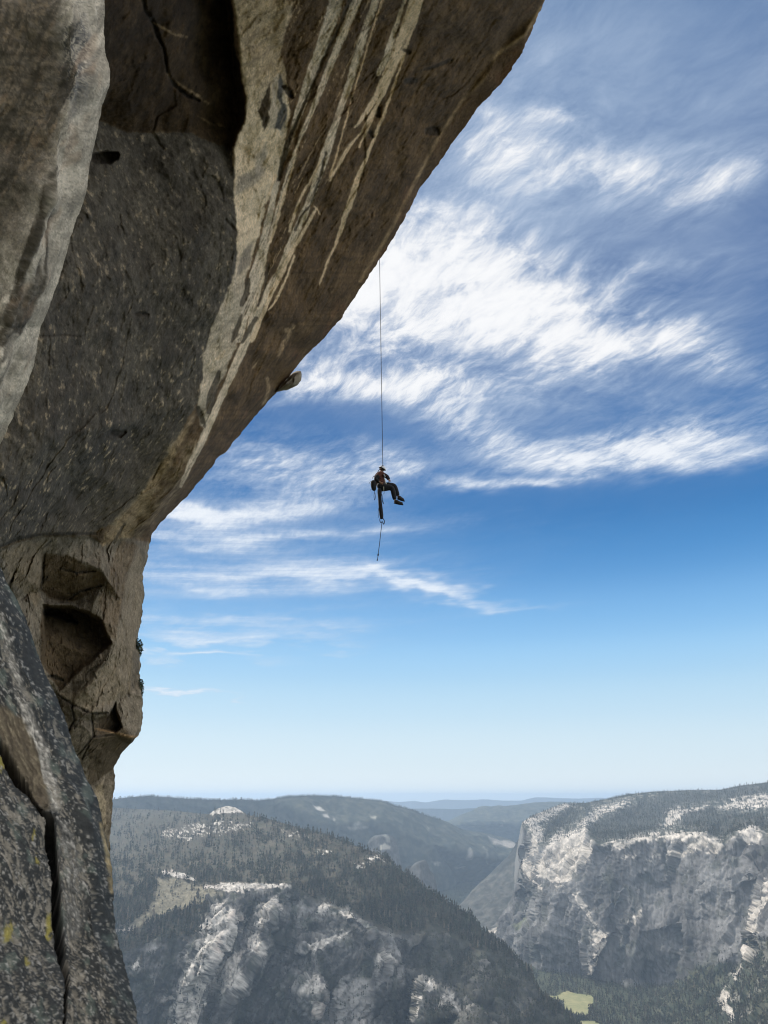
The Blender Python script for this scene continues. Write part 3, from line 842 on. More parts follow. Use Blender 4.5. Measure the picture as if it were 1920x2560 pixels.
def scatter(X, Y, P, mask, n, hmin, hmax, key):
    """pick n places on a land sheet, weighted by mask (defined on the sheet)"""
    m = mask.ravel().astype(float)
    idx = rng.choice(len(m), size=n, p=m / m.sum())
    R, C = X.shape
    r, c = np.divmod(idx, C)
    r = np.clip(r, 0, R - 2); c = np.clip(c, 0, C - 2)
    fr, fc = rng.random(n)[:, None], rng.random(n)[:, None]
    p = (P[r, c] * (1 - fr) * (1 - fc) + P[r + 1, c] * fr * (1 - fc) + P[r, c + 1] * (1 - fr) * fc + P[r + 1, c + 1] * fr * fc)
    h = hmin + (hmax - hmin) * rng.random(n) ** 1.6
    TREES.append((p, h, key))


# ------------------------------------------------------------------ the wooded ridge (left, middle distance)
ROCK_ = (0.50, 0.46, 0.41)


def build_ridge():
    top = [(-260, 2022, 8000), (150, 2020, 8000), (280, 2019, 8000), (352, 2023, 7900), (437, 2027, 7700), (500, 2034, 7300), (524, 2035, 6350), (534, 2027, 6300), (546, 2021, 6250), (568, 2015, 6250), (587, 2018, 6200), (606, 2029, 6100), (617, 2037, 6000),
           (672, 2048, 5700), (744, 2068, 5400), (820, 2086, 5200), (870, 2107, 5100), (910, 2123, 5000), (950, 2135, 4920), (976, 2145, 4850), (986, 2164, 4800), (1026, 2192, 4700), (1073, 2226, 4600), (1092, 2240, 4560),
           (1136, 2268, 4500), (1177, 2287, 4450), (1208, 2328, 4400), (1246, 2356, 4350), (1287, 2392, 4300), (1330, 2430, 4250), (1348, 2483, 4150), (1391, 2518, 4100), (1430, 2546, 4050), (1490, 2620, 4000)]
    bot = [(-260, 2700), (1490, 2700)]
    rim = [(390, 2178, 4700), (440, 2185, 4650), (490, 2196, 4600), (520, 2216, 4450), (580, 2219, 4350), (640, 2217, 4300), (700, 2214, 4260), (725, 2213, 4250), (760, 2235, 4320), (800, 2258, 4280), (867, 2270, 4230), (920, 2300, 4250), (990, 2330, 4290), (1090, 2320, 4300), (1150, 2345, 4280), (1200, 2380, 4250)]
    lines = [top, rim,
             # gullies (g) and crests (c) of the sunlit diagonal ramps
             [(462, 2330, 4120), (447, 2355, 4060), (440, 2400, 3960), (436, 2450, 3900), (428, 2500, 3860), (424, 2560, 3820), (420, 2700, 3740)],
             [(600, 2262, 4130), (585, 2300, 4000), (562, 2345, 3880), (540, 2390, 3790), (524, 2430, 3740), (522, 2480, 3700), (508, 2520, 3660), (500, 2560, 3630), (490, 2700, 3560)],
             [(640, 2262, 4260), (618, 2310, 4150), (590, 2355, 4010), (562, 2400, 3910), (545, 2440, 3850), (532, 2490, 3800), (520, 2560, 3740), (512, 2700, 3680)],
             [(692, 2256, 4170), (676, 2290, 4070), (655, 2310, 3990), (660, 2362, 3900), (640, 2410, 3820), (612, 2450, 3760), (596, 2470, 3730), (570, 2520, 3680), (552, 2560, 3640), (540, 2700, 3560)],
             [(722, 2270, 4260), (712, 2330, 4170), (690, 2400, 4060), (660, 2460, 3950), (630, 2510, 3880), (600, 2560, 3820), (590, 2700, 3700)],
             # left: slope, then a wall
             [(285, 2372, 3980), (320, 2368, 3990), (360, 2385, 3960), (400, 2400, 3960)],
             [(285, 2400, 3960), (330, 2420, 3900), (360, 2440, 3860), (395, 2450, 3860), (410, 2520, 3810)],
             # ledges on the big dark wall
             [(763, 2372, 3960), (790, 2362, 3990), (830, 2345, 4040), (867, 2334, 4060)],
             [(765, 2340, 4090), (800, 2325, 4110), (840, 2305, 4130), (880, 2302, 4130)],
             [(880, 2280, 4130), (930, 2330, 4020), (945, 2380, 3930), (950, 2440, 3850), (940, 2560, 3760)],
             [(775, 2292, 4170), (800, 2272, 4210), (830, 2268, 4220)],
             [(990, 2340, 4180), (1010, 2420, 4080), (1020, 2500, 4010), (1030, 2560, 3960)],
             [(1075, 2350, 4180), (1095, 2420, 4060), (1110, 2470, 4000)],
             # near spur at the bottom
             [(1040, 2560, 3330), (1050, 2490, 3440), (1056, 2462, 3500), (1085, 2466, 3510), (1114, 2481, 3500), (1168, 2528, 3440), (1199, 2553, 3400), (1260, 2620, 3340)],
             [(1030, 2600, 3800), (1036, 2500, 3900), (1050, 2452, 3960), (1086, 2452, 3980), (1122, 2470, 3980), (1180, 2518, 3940), (1215, 2548, 3900), (1290, 2620, 3840)],
             # rock knob
             [(760, 2478, 3740), (768, 2448, 3790), (782, 2440, 3800), (798, 2470, 3770), (800, 2490, 3740), (796, 2540, 3700)],
             [(812, 2450, 3900), (815, 2500, 3840), (810, 2560, 3800)]]
    free = [(150, 2090, 7000), (285, 2085, 6900), (450, 2055, 6900), (300, 2180, 5000), (440, 2105, 5700), (560, 2110, 5400), (700, 2140, 4900), (850, 2185, 4600), (950, 2240, 4420), (285, 2260, 4350), (360, 2300, 4200), (440, 2290, 4250), (520, 2280, 4150),
            (150, 2300, 4200), (150, 2700, 3700), (290, 2560, 3800), (290, 2700, 3700), (380, 2560, 3770), (700, 2560, 3850), (760, 2420, 3950), (850, 2430, 3900), (850, 2560, 3700), (870, 2700, 3600), (1000, 2700, 3600), (1200, 2450, 4120), (1300, 2520, 4020), (1300, 2640, 3900), (1490, 2700, 3950), (-260, 2090, 7000), (-260, 2300, 4200), (-260, 2700, 3700),
            (1160, 2400, 4130), (1100, 2700, 3200)]
    up_ = lambda p: (p[0], p[1], p[2] + max(0.0, p[1] - 2250) * 0.95) if p[1] < 2650 and p[0] < 1180 and p not in top else p
    lines = [lines[0]] + [[up_(p) for p in l] for l in lines[1:]]
    free = [up_(p) for p in free]
    xs = np.concatenate([np.arange(-260, 240, 6), np.arange(240, 1491, 2.1)])

    def disp(X, Y, P):
        s = np.interp(X, [r[0] for r in rim], [r[1] for r in rim])
        wall = sstep(-10, 40, Y - np.where(X < 520, 2290 + (520 - X) * 0.25, s))
        A = np.array([1, 1, 0.35])
        w = P + 22 * np.stack([fbm(P / 90, 3), fbm(P / 90 + 20, 3), fbm(P / 90 + 40, 3)], -1)
        dg = np.stack([w[..., 0] * .8 - w[..., 2] * .6, w[..., 1], (w[..., 0] * .6 + w[..., 2] * .8) * .45], -1)   # slabs lean to the right
        d = 16 * fbm(P / 420, 3) + wall * (26 * facet(dg / 120, 11) + 13 * facet(dg / 48, 12) + 5 * facet(w / 20, 13) + 15 * ridged(P * A / 230 + 3, 3, 0.55)) + 4 * fbm(P / 40, 4, 0.6) + 2.5 * fbm(P / 11, 2)
        return d

    def colf(X, Y, P):
        na = fbm(P / 160, 4, 0.6); nb = fbm(P / 45, 4, 0.65); nc = fbm(P / 18, 3, 0.65)
        wx = X + 5 * fbm(np.stack([X / 22, Y / 22, X * 0], -1), 4, 0.65); wy = Y + 4 * fbm(np.stack([X / 22, Y / 22, X * 0 + 4], -1), 4, 0.65)
        soil = mixc((0.07, 0.06, 0.045), (0.12, 0.105, 0.078), sstep(-.4, .6, na + nb))
        col = mixc(soil, (0.045, 0.050, 0.036), sstep(-.3, .4, nb + 0.4 * nc) * 0.8)
        s = np.interp(X, [r[0] for r in rim], [r[1] for r in rim])
        wall = sstep(-6, 14, wy - np.where(X < 520, 2330 + (520 - X) * 0.2, s))
        cliffc = mixc((0.040, 0.039, 0.037), (0.145, 0.139, 0.13), sstep(-.5, .6, na * 0.8 + nb * 0.6))  # walls in shade: part of that shade is put into this darker colour
        veg = sstep(0.0, 0.35, fbm(P * np.array([1, 1, 0.6]) / 90 + 31, 4, 0.6))
        cliffc = mixc(cliffc, (0.04, 0.045, 0.032), veg * 0.75)
        w_ = P + 22 * np.stack([fbm(P / 90, 3), fbm(P / 90 + 20, 3), fbm(P / 90 + 40, 3)], -1)
        fc = facet(np.stack([w_[..., 0] * .8 - w_[..., 2] * .6, w_[..., 1], (w_[..., 0] * .6 + w_[..., 2] * .8) * .4], -1) / 55, 15, .6)
        cliffc = cliffc * np.clip(1 + 0.8 * fc, 0.3, 1.9)[..., None]
        cliffc = cliffc * np.clip(1 + 0.6 * fbm(np.stack([(X * .9 + Y * .25) / 5, (Y * .9 - X * .25) / 45, X * 0 + 5], -1), 4, 0.65), 0.35, 1.9)[..., None]
        col = mixc(col, cliffc, wall)
        right = sstep(960, 1120, X) * sstep(2230, 2300, Y)
        col = mixc(col, (0.05, 0.05, 0.038), right * sstep(-.4, .2, nb) * 0.8)
        meadow = poly_mask(wx, wy, [(392, 2190), (440, 2192), (486, 2205), (520, 2225), (560, 2235), (500, 2260), (440, 2275), (380, 2300), (330, 2330), (320, 2310), (360, 2280), (385, 2250)], 7)
        col = mixc(col, mixc((0.15, 0.135, 0.095), (0.22, 0.195, 0.14), sstep(-.4, .5, nc)), meadow * 0.9)
        R = np.zeros(X.shape); W = np.zeros(X.shape)
        for k, pl in enumerate([
                [(524, 2037), (546, 2020), (568, 2012), (590, 2018), (610, 2032), (590, 2034), (550, 2036)],
                [(392, 2085), (430, 2068), (480, 2060), (520, 2062), (560, 2048), (600, 2050), (640, 2062), (610, 2072), (570, 2084), (520, 2092), (470, 2104), (440, 2094), (400, 2098)],
                [(396, 2176), (440, 2178), (488, 2194), (488, 2200), (440, 2190), (404, 2184)], [(500, 2212), (545, 2206), (590, 2210), (640, 2212), (728, 2210), (722, 2222), (650, 2226), (600, 2236), (560, 2228), (510, 2222)],
                [(700, 2072), (730, 2074), (772, 2090), (775, 2104), (740, 2096), (705, 2084)], [(880, 2160), (910, 2146), (940, 2130), (972, 2146), (960, 2160), (930, 2160), (905, 2180), (885, 2176)],
                [(785, 2128), (826, 2118), (830, 2132), (790, 2138)],
                # ramps
                [(540, 2262), (558, 2252), (566, 2290), (600, 2280), (612, 2296), (596, 2330), (576, 2350), (556, 2380), (534, 2400), (520, 2440), (512, 2480), (505, 2520), (492, 2560), (470, 2600), (440, 2600), (446, 2540), (437, 2482), (452, 2455), (470, 2430), (490, 2390), (520, 2350), (530, 2310)],
                [(672, 2262), (690, 2252), (694, 2276), (664, 2292), (650, 2300), (642, 2290)], [(640, 2300), (654, 2300), (648, 2314), (632, 2318)], [(624, 2345), (634, 2328), (654, 2348), (658, 2372), (648, 2402), (628, 2380), (612, 2366)],
                [(596, 2372), (612, 2374), (600, 2412), (610, 2440), (600, 2466), (580, 2478), (556, 2490), (540, 2476), (520, 2452), (530, 2436), (552, 2412), (570, 2394)], [(490, 2320), (520, 2290), (530, 2300), (500, 2335)],
                [(764, 2372), (790, 2348), (830, 2336), (868, 2332), (866, 2340), (830, 2352), (790, 2376)], [(788, 2290), (806, 2262), (826, 2256), (820, 2272), (796, 2290)], [(840, 2278), (866, 2274), (890, 2296), (870, 2292)],
                [(946, 2384), (956, 2380), (985, 2400), (980, 2406), (955, 2402), (948, 2410)], [(1044, 2490), (1052, 2486), (1048, 2530), (1040, 2545)], [(1100, 2490), (1112, 2484), (1150, 2520), (1172, 2540), (1150, 2534), (1110, 2506), (1094, 2520)], [(1052, 2462), (1085, 2464), (1080, 2478), (1056, 2482)],
                [(758, 2478), (770, 2446), (782, 2440), (800, 2474), (796, 2486), (770, 2482)], [(776, 2500), (796, 2496), (800, 2520), (794, 2560), (780, 2560), (784, 2530)],
                [(330, 2412), (350, 2402), (348, 2418), (322, 2420)], [(285, 2322), (330, 2318), (332, 2326), (285, 2330)], [(415, 2488), (436, 2482), (438, 2500), (412, 2500)]]):
            dens = (0.40 if k in (1, 4, 5, 6) else 0.95)
            if k in (3, 7): dens = 0.78
            g = np.clip(dens * 1.5 - 0.55 + 1.1 * (nb * 0.7 + nc * 0.7), 0, 1) if dens < 0.9 else np.clip(0.9 + 0.5 * nc, 0, 1)
            if k >= 7: W = np.maximum(W, poly_mask(wx, wy, pl, 26))
            R = np.maximum(R, sstep(0.36, 0.62, poly_mask(wx, wy, pl, 7) * (0.5 + 0.5 * g) * (0.62 if k in (1, 4, 5, 6) else 1.0) + (0.4 if k in (1, 4, 5, 6) else .26) * nb + (0.3 if k in (1, 4, 5, 6) else .18) * nc) * (poly_mask(wx, wy, pl, 14) > .03))
        mid_ = mixc((0.11, 0.105, 0.095), (0.31, 0.29, 0.26), sstep(-.4, .5, nb + .6 * nc))
        col = mixc(col, mid_, np.clip(W * 2.2, 0, 1) * np.clip(0.55 + 0.9 * nb + 0.5 * nc, 0, 0.9))
        rock = mixc((0.28, 0.26, 0.23), (0.53, 0.485, 0.43), sstep(-.5, .5, nb + 0.5 * nc))  # bare granite; sunlight on the slabs is put into the colour
        rock = mixc(rock, (0.46, 0.36, 0.30), sstep(.2, .6, fbm(P / 120 + 80, 3)) * 0.4)
        dg = fbm(np.stack([(X * 0.55 - Y * 0.83) / 60, (X * 0.83 + Y * 0.55) / 6, X * 0], -1), 4, 0.65)
        rock = rock * np.clip(1 + 0.45 * dg, 0.4, 1.5)[..., None]
        rock = mixc(rock, (0.05, 0.052, 0.04), sstep(0.12, 0.38, fbm(P / 30 + 60, 4, 0.7) * 0.8 + 0.35 * dg) * 0.6)
        col = mixc(col, rock, R)
        bg = poly_mask(wx, wy, [(800, 2540), (850, 2470), (890, 2440), (925, 2450), (930, 2500), (915, 2560), (930, 2600), (800, 2600)], 10)
        col = mixc(col, (0.30, 0.285, 0.265), bg * np.clip(0.7 + 0.4 * na, 0, 1))
        colf.R = R
        return col * (1 + 0.22 * nc)[..., None]
    m = land_mat('ridge_ground', 0.09, 0.5, 5.0, 0.25)
    X, Y, P, o = terrain('wooded_ridge', xs, top, bot, 330, lines, free, disp, colf, m,
                         'wooded granite ridge with a pale dome on top, across the valley on the left', back=(120, 1700, -700), warp=8.0)
    na = fbm(np.stack([X / 40, Y / 25, X * 0], -1), 4, 0.6)
    s = np.interp(X, [r[0] for r in rim], [r[1] for r in rim])
    above = (Y < s - 3) & (X > 380) | (X <= 520) & (Y < 2330 + (520 - X) * 0.25) & (Y < 2395)
    f = above * np.clip(0.6 + 1.0 * na + 0.5 * fbm(np.stack([X / 11, Y / 7, X * 0 + 3], -1), 3), 0.02, 1.5)
    f = f * (0.5 + 1.2 * sstep(-.1, .25, fbm(np.stack([X / 24, Y / 13, X * 0 + 9], -1), 3)))
    meadow = poly_mask(X, Y, [(392, 2190), (440, 2192), (486, 2205), (520, 2225), (560, 2235), (500, 2260), (440, 2275), (380, 2300), (330, 2330), (320, 2310), (360, 2280), (385, 2250)], 6)
    f = f * (1 - 0.93 * meadow) * (1 - 0.9 * colf.R)
    f = f * (1 + 1.2 * sstep(2120, 2200, Y)) * sstep(2700, 2690, Y)
    yt = Y[:1]
    crest = np.exp(-((Y - yt) / 9.0) ** 2) * (X > 600) * 1.3 * (1 - colf.R)
    f = f + crest
    scatter(X, Y, P, f, 16500, 9, 42, 'ridge')
    wallf = (~above) * np.clip(0.25 + 1.1 * na, 0, 1) * (1 - 0.55 * colf.R) * (Y > s) * (1 + 2.0 * sstep(1000, 1150, X) + 1.5 * np.exp(-((Y - yt) / 30.0) ** 2)) * (0.5 + 0.7 * (X < 560))
    scatter(X, Y, P, wallf, 7000, 9, 26, 'ridge')


build_ridge()


# ------------------------------------------------------------------ the granite mountain with the great walls (right)
def build_mountain():
    top = [(1190, 2362, 7900), (1205, 2340, 7900), (1217, 2327, 7900), (1228, 2316, 8000), (1239, 2305, 8000), (1255, 2284, 8000), (1269, 2266, 8050), (1282, 2235, 8100), (1293, 2200, 8100), (1299, 2160, 8150), (1302, 2110, 8200), (1305, 2056, 8250), (1318, 2048, 8350), (1330, 2040, 8500), (1382, 2018, 9000), (1408, 2009, 9300),
           (1460, 2007, 9500), (1504, 1999, 9600), (1569, 1986, 9700), (1634, 1979, 9700), (1721, 1975, 9600), (1799, 1975, 9400), (1851, 1964, 9300), (1920, 1955, 9100), (2010, 1950, 8900), (2120, 1952, 8600)]
    bot = [(1190, 2372), (1347, 2446), (1486, 2476), (1560, 2492), (1600, 2580), (1640, 2700), (2120, 2700)]
    fz = lambda x, y, z=FLOOR: (x, y, float(dist_for_z(x, y, z)))
    rim = [(1305, 2060, 8200), (1330, 2085, 7700), (1345, 2110, 7450), (1400, 2105, 7450), (1440, 2085, 7400), (1470, 2080, 7050), (1478, 2103, 6640), (1504, 2109, 6520), (1573, 2105, 6330), (1634, 2096, 6220), (1690, 2090, 6080), (1764, 2090, 5780), (1800, 2110, 5620), (1850, 2085, 5620), (1877, 2070, 5680), (1920, 2085, 5500), (2120, 2080, 5200)]
    ledge = [(1300, 2190, 7500), (1335, 2200, 7150), (1375, 2203, 6900), (1412, 2195, 6800), (1440, 2172, 6720), (1462, 2144, 6650), (1478, 2106, 6650)]
    base = [(1190, 2364, 7850), fz(1239, 2374), fz(1300, 2408), fz(1347, 2430), fz(1405, 2432), fz(1460, 2438), fz(1486, 2456), fz(1560, 2462), fz(1625, 2458), fz(1677, 2448, -1190), fz(1764, 2409, -1000), fz(1808, 2400, -945), fz(1842, 2396, -925), fz(1858, 2353, -830)]
    lines = [top, rim, ledge, base,
             [(1190, 2374, 7850), (1347, 2448, fz(1347, 2430)[2]), (1486, 2478, fz(1486, 2456)[2]), (1560, 2494, fz(1560, 2462)[2])],
             # lower cut of the lit face, then the big dark faces
             [(1302, 2215, 7400), (1340, 2240, 7000), (1360, 2225, 6820), (1395, 2210, 6720), (1470, 2200, 6560), (1560, 2210, 6270), (1660, 2205, 6130), (1760, 2215, 5620), (1850, 2200, 5400)],
             # the rib to the left of the recess and the buttress
             [(1366, 2330, 6520), (1380, 2270, 6580), (1400, 2240, 6640)],
             [(1478, 2345, 6330), (1500, 2322, 6300), (1520, 2335, 6190), (1502, 2380, 6160), (1480, 2420, 6150), (1467, 2436, 6160)],
             [(1530, 2330, 6280), (1526, 2360, 6290), (1512, 2400, 6260), (1488, 2446, 6200)],
             # near rib at the right edge
             [(1866, 2330, 4900), (1872, 2300, 4900), (1880, 2270, 4950), (1886, 2220, 5050), (1896, 2190, 5100), (1920, 2180, 5050), (2120, 2150, 4800)],
             [(1858, 2345, 5250), (1862, 2300, 5330), (1868, 2260, 5370), (1874, 2210, 5430)]]
    free = [fz(1600, 2500), fz(1640, 2700, -1240), fz(1700, 2480, -1175), fz(1700, 2560, -1200), fz(1800, 2450, -1045), fz(1800, 2540, -1090), (1800, 2700, 3900), fz(1850, 2480, -970), fz(1880, 2420, -870), fz(1920, 2400, -805), fz(1910, 2530, -925), (2120, 2400, 3800), (2120, 2700, 3000), (1920, 2700, 3500),
            (1400, 2055, 8600), (1500, 2060, 8300), (1600, 2050, 8200), (1700, 2040, 8000), (1800, 2040, 7700), (1900, 2020, 7600), (1440, 2350, 6430), (1410, 2320, 6500), (1700, 2300, 5850), (1600, 2330, 6080)]
    xs = np.concatenate([np.arange(1190, 1286, 2.1), np.arange(1286, 1310, 0.7), np.arange(1310, 1925, 2.1), np.arange(1926, 2121, 5)])
    rx = [r[0] for r in rim]; ry = [r[1] for r in rim]

    def disp(X, Y, P):
        s = np.interp(X, rx, ry)
        wall = sstep(0, 25, Y - s)
        low = sstep(0, 60, Y - np.interp(X, [1560, 1700, 1860, 2100], [2470, 2450, 2380, 2380])) * (X > 1560)
        A = np.array([1, 1, 0.22])
        w = P + 28 * np.stack([fbm(P / 120, 3), fbm(P / 120 + 20, 3), fbm(P / 120 + 40, 3)], -1)
        d = 26 * fbm(P / 600, 3) + wall * (1 - 0.6 * low) * (38 * facet(w * np.array([1, 1, .3]) / 190, 21) + 17 * facet(w * np.array([1, 1, .35]) / 75, 22) + 7 * facet(w / 32, 23) + 22 * ridged(P * A / 330 + 5, 3, 0.55)) + 5 * fbm(P / 50, 4, 0.6) - 25 * wall
        return d + low * 30 * fbm(P / 160, 4)

    def colf(X, Y, P):
        na = fbm(P / 260, 4, 0.6); nb = fbm(P / 70, 4, 0.65); nc = fbm(P / 26, 3, 0.65)
        wx = X + 6 * fbm(np.stack([X / 26, Y / 26, X * 0], -1), 4, 0.65); wy = Y + 4 * fbm(np.stack([X / 26, Y / 26, X * 0 + 4], -1), 4, 0.65)
        s = np.interp(X, rx, ry)
        forest = mixc((0.035, 0.040, 0.030), (0.085, 0.082, 0.062), sstep(-.4, .5, nb + .4 * nc))
        col = forest
        rockt = sstep(0.18, 0.45, nb * 0.8 + na * 0.5)
        col = mixc(col, (0.36, 0.335, 0.29), rockt * 0.6)
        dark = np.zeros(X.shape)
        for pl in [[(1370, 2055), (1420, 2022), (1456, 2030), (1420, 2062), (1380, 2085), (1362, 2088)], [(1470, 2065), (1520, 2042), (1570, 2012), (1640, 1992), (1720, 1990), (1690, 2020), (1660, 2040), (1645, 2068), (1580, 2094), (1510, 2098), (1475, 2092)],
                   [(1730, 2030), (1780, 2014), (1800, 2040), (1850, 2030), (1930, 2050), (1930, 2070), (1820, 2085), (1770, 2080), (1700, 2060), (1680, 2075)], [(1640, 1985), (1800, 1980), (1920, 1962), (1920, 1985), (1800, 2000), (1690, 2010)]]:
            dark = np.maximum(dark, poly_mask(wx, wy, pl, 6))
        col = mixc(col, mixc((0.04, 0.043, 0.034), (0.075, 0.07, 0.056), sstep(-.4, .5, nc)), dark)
        R = np.zeros(X.shape); W = np.zeros(X.shape)
        for pl, a in [([(1305, 2052), (1345, 2030), (1382, 2014), (1410, 2006), (1440, 2008), (1415, 2020), (1370, 2045), (1350, 2060), (1358, 2090), (1335, 2130), (1318, 2140), (1328, 2075)], .9),
                      ([(1440, 2060), (1500, 2018), (1570, 1998), (1575, 2006), (1520, 2030), (1470, 2060), (1445, 2075)], .7), ([(1372, 2108), (1390, 2085), (1405, 2075), (1408, 2085), (1445, 2072), (1465, 2072), (1465, 2108), (1478, 2106), (1460, 2150), (1440, 2175), (1420, 2190), (1392, 2200), (1350, 2192), (1330, 2180), (1340, 2150)], 1.0),
                      ([(1302, 2150), (1316, 2142), (1330, 2175), (1322, 2200), (1304, 2182)], .8), ([(1328, 2200), (1345, 2200), (1360, 2228), (1352, 2226)], .8), ([(1386, 2208), (1396, 2204), (1404, 2216), (1384, 2222)], .7),
                      ([(1500, 2112), (1560, 2100), (1620, 2086), (1700, 2082), (1766, 2076), (1770, 2092), (1700, 2106), (1650, 2100), (1600, 2110), (1560, 2122), (1510, 2118)], .62), ([(1680, 2132), (1720, 2112), (1768, 2088), (1760, 2110), (1720, 2130), (1690, 2140)], .9), ([(1770, 2094), (1810, 2104), (1800, 2118), (1764, 2130)], .9),
                      ([(1800, 2110), (1840, 2092), (1846, 2074), (1870, 2064), (1890, 2062), (1905, 2085), (1880, 2098), (1850, 2095), (1815, 2118)], .75), ([(1796, 2018), (1830, 1998), (1880, 1990), (1930, 1986), (1930, 2018), (1870, 2024), (1810, 2022)], .6), ([(1652, 2062), (1672, 2026), (1700, 2020), (1770, 2014), (1730, 2030), (1690, 2046), (1665, 2066)], .6),
                      ([(1545, 2145), (1570, 2135), (1595, 2140), (1590, 2150), (1575, 2140), (1555, 2150)], .6), ([(1612, 2145), (1640, 2130), (1660, 2140), (1664, 2150), (1640, 2150), (1618, 2156)], .5),
                      ([(1430, 2225), (1450, 2238), (1470, 2270), (1490, 2310), (1482, 2312), (1462, 2280), (1440, 2250)], .7), ([(1480, 2332), (1500, 2324), (1520, 2330), (1505, 2370), (1488, 2405), (1472, 2438), (1462, 2440), (1476, 2400), (1484, 2360)], .95),
                      ([(1565, 2300), (1590, 2270), (1620, 2250), (1600, 2285), (1575, 2316)], .6), ([(1870, 2330), (1876, 2280), (1900, 2200), (1912, 2190), (1906, 2260), (1888, 2310), (1880, 2345)], .7), ([(1802, 2470), (1816, 2464), (1812, 2500), (1820, 2530), (1806, 2545), (1796, 2510)], .75),
                      ([(1890, 2545), (1910, 2512), (1935, 2510), (1935, 2545)], .9), ([(1835, 2520), (1870, 2518), (1860, 2534), (1840, 2536)], .5), ([(1820, 2440), (1850, 2395), (1880, 2350), (1890, 2360), (1860, 2410), (1836, 2450)], .45), ([(1217, 2330), (1236, 2312), (1240, 2325), (1225, 2340)], .9)]:
            g = np.clip(a * 1.5 - 0.5 + 0.75 * (nb * 0.7 + nc * 0.7), 0, 1)
            W = np.maximum(W, poly_mask(wx, wy, pl, 22) * a)
            R = np.maximum(R, sstep(0.36, 0.62, poly_mask(wx, wy, pl, 10) * (0.5 + 0.5 * g) + 0.42 * nb + 0.24 * nc) * (poly_mask(wx, wy, pl, 16) > .04))
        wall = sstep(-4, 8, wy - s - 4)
        cl = mixc((0.065, 0.063, 0.061), (0.18, 0.174, 0.166), sstep(-.5, .5, fbm(P * np.array([1, 1, 0.25]) / 330 + 13, 4) + 0.5 * na))  # grey walls, tone lowered to carry some of their shade
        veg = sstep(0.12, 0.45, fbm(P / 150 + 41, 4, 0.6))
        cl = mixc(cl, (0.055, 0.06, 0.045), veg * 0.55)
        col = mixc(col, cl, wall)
        basey = np.interp(X, [1560, 1625, 1677, 1764, 1842, 1856, 1870, 1920, 2120], [2475, 2462, 2450, 2411, 2398, 2350, 2345, 2330, 2330])
        low = sstep(-4, 6, wy - basey) * (X > 1540)
        lowc = mixc((0.038, 0.046, 0.030), (0.09, 0.09, 0.06), sstep(-.3, .5, nb + .5 * nc))
        lowc = mixc(lowc, (0.27, 0.255, 0.225), sstep(.25, .5, nb * 0.6 + na * 0.8) * 0.5 * sstep(1780, 1830, X))
        col = mixc(col, lowc, low)
        mid_ = mixc((0.11, 0.105, 0.095), (0.30, 0.28, 0.25), sstep(-.4, .5, nb + .6 * nc))
        col = mixc(col, mid_, np.clip(W * 2.0, 0, 1) * np.clip(0.45 + 0.9 * nb + 0.6 * nc, 0, 0.85))
        rock = mixc((0.27, 0.25, 0.22), (0.50, 0.45, 0.39), sstep(-.5, .5, nb + .5 * nc))  # pale granite, sunlit faces painted lighter to carry the sun
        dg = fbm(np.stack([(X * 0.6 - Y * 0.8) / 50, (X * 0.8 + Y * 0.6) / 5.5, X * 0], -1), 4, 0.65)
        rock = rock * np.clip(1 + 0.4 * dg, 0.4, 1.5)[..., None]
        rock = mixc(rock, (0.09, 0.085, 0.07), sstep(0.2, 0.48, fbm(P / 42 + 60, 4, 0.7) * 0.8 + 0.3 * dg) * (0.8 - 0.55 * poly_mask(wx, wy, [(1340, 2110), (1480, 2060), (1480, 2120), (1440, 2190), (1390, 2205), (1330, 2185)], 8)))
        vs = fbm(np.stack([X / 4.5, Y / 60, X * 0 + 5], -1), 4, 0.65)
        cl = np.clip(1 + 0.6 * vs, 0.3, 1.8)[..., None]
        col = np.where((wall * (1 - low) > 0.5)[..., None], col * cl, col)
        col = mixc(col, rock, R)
        gm = poly_mask(wx, wy, [(1284, 2318), (1316, 2298), (1322, 2308), (1300, 2325), (1290, 2328)], 5)
        col = mixc(col, (0.15, 0.16, 0.10), gm * 0.8)
        colf.R, colf.low, colf.dark, colf.wall = R, low, dark, wall
        return col * (1 + 0.2 * nc)[..., None]
    m = land_mat('mountain_ground', 0.05, 0.5, 8.0, 0.22)
    X, Y, P, o = terrain('granite_mountain', xs, top, bot, 300, lines, free, disp, colf, m,
                         'great granite mountain with shaded grey walls and a pale sunlit face on the right', back=(200, 2500, -900), warp=7.0)
    na = fbm(np.stack([X / 30, Y / 18, X * 0 + 7], -1), 4, 0.6)
    s = np.interp(X, rx, ry)
    f = (Y < s - 2) * np.clip(0.35 + 0.5 * na + 0.8 * colf.dark, 0, 1.3) * (1 - 0.8 * colf.R) * (X < 1935)
    f = f + 1.0 * np.exp(-((Y - Y[:1]) / 5.0) ** 2) * (X > 1430) * (X < 1935) * (Y < s)
    scatter(X, Y, P, f, 6500, 14, 32, 'mountain')
    f = (np.exp(-((Y - Y[:1]) / 6.0) ** 2) * (X > 1310) * (X < 1440) * (Y < s) + 0.35 * colf.R * (Y < s) * (X < 1935)) * (X > 1306)
    scatter(X, Y, P, f, 700, 12, 26, 'mountain')
    f = colf.low * np.clip(0.7 + 0.8 * na, 0.05, 1) * (1 - 0.9 * colf.R) * (X < 1935) * (Y < 2600) * (X > 1560)
    scatter(X, Y, P, f, 5200, 12, 34, 'slope')
    f = colf.wall * (1 - colf.low) * np.clip(na - 0.1, 0, 1) * (X < 1935) * (X > 1330)
    scatter(X, Y, P, f, 900, 10, 22, 'mountain')


build_mountain()


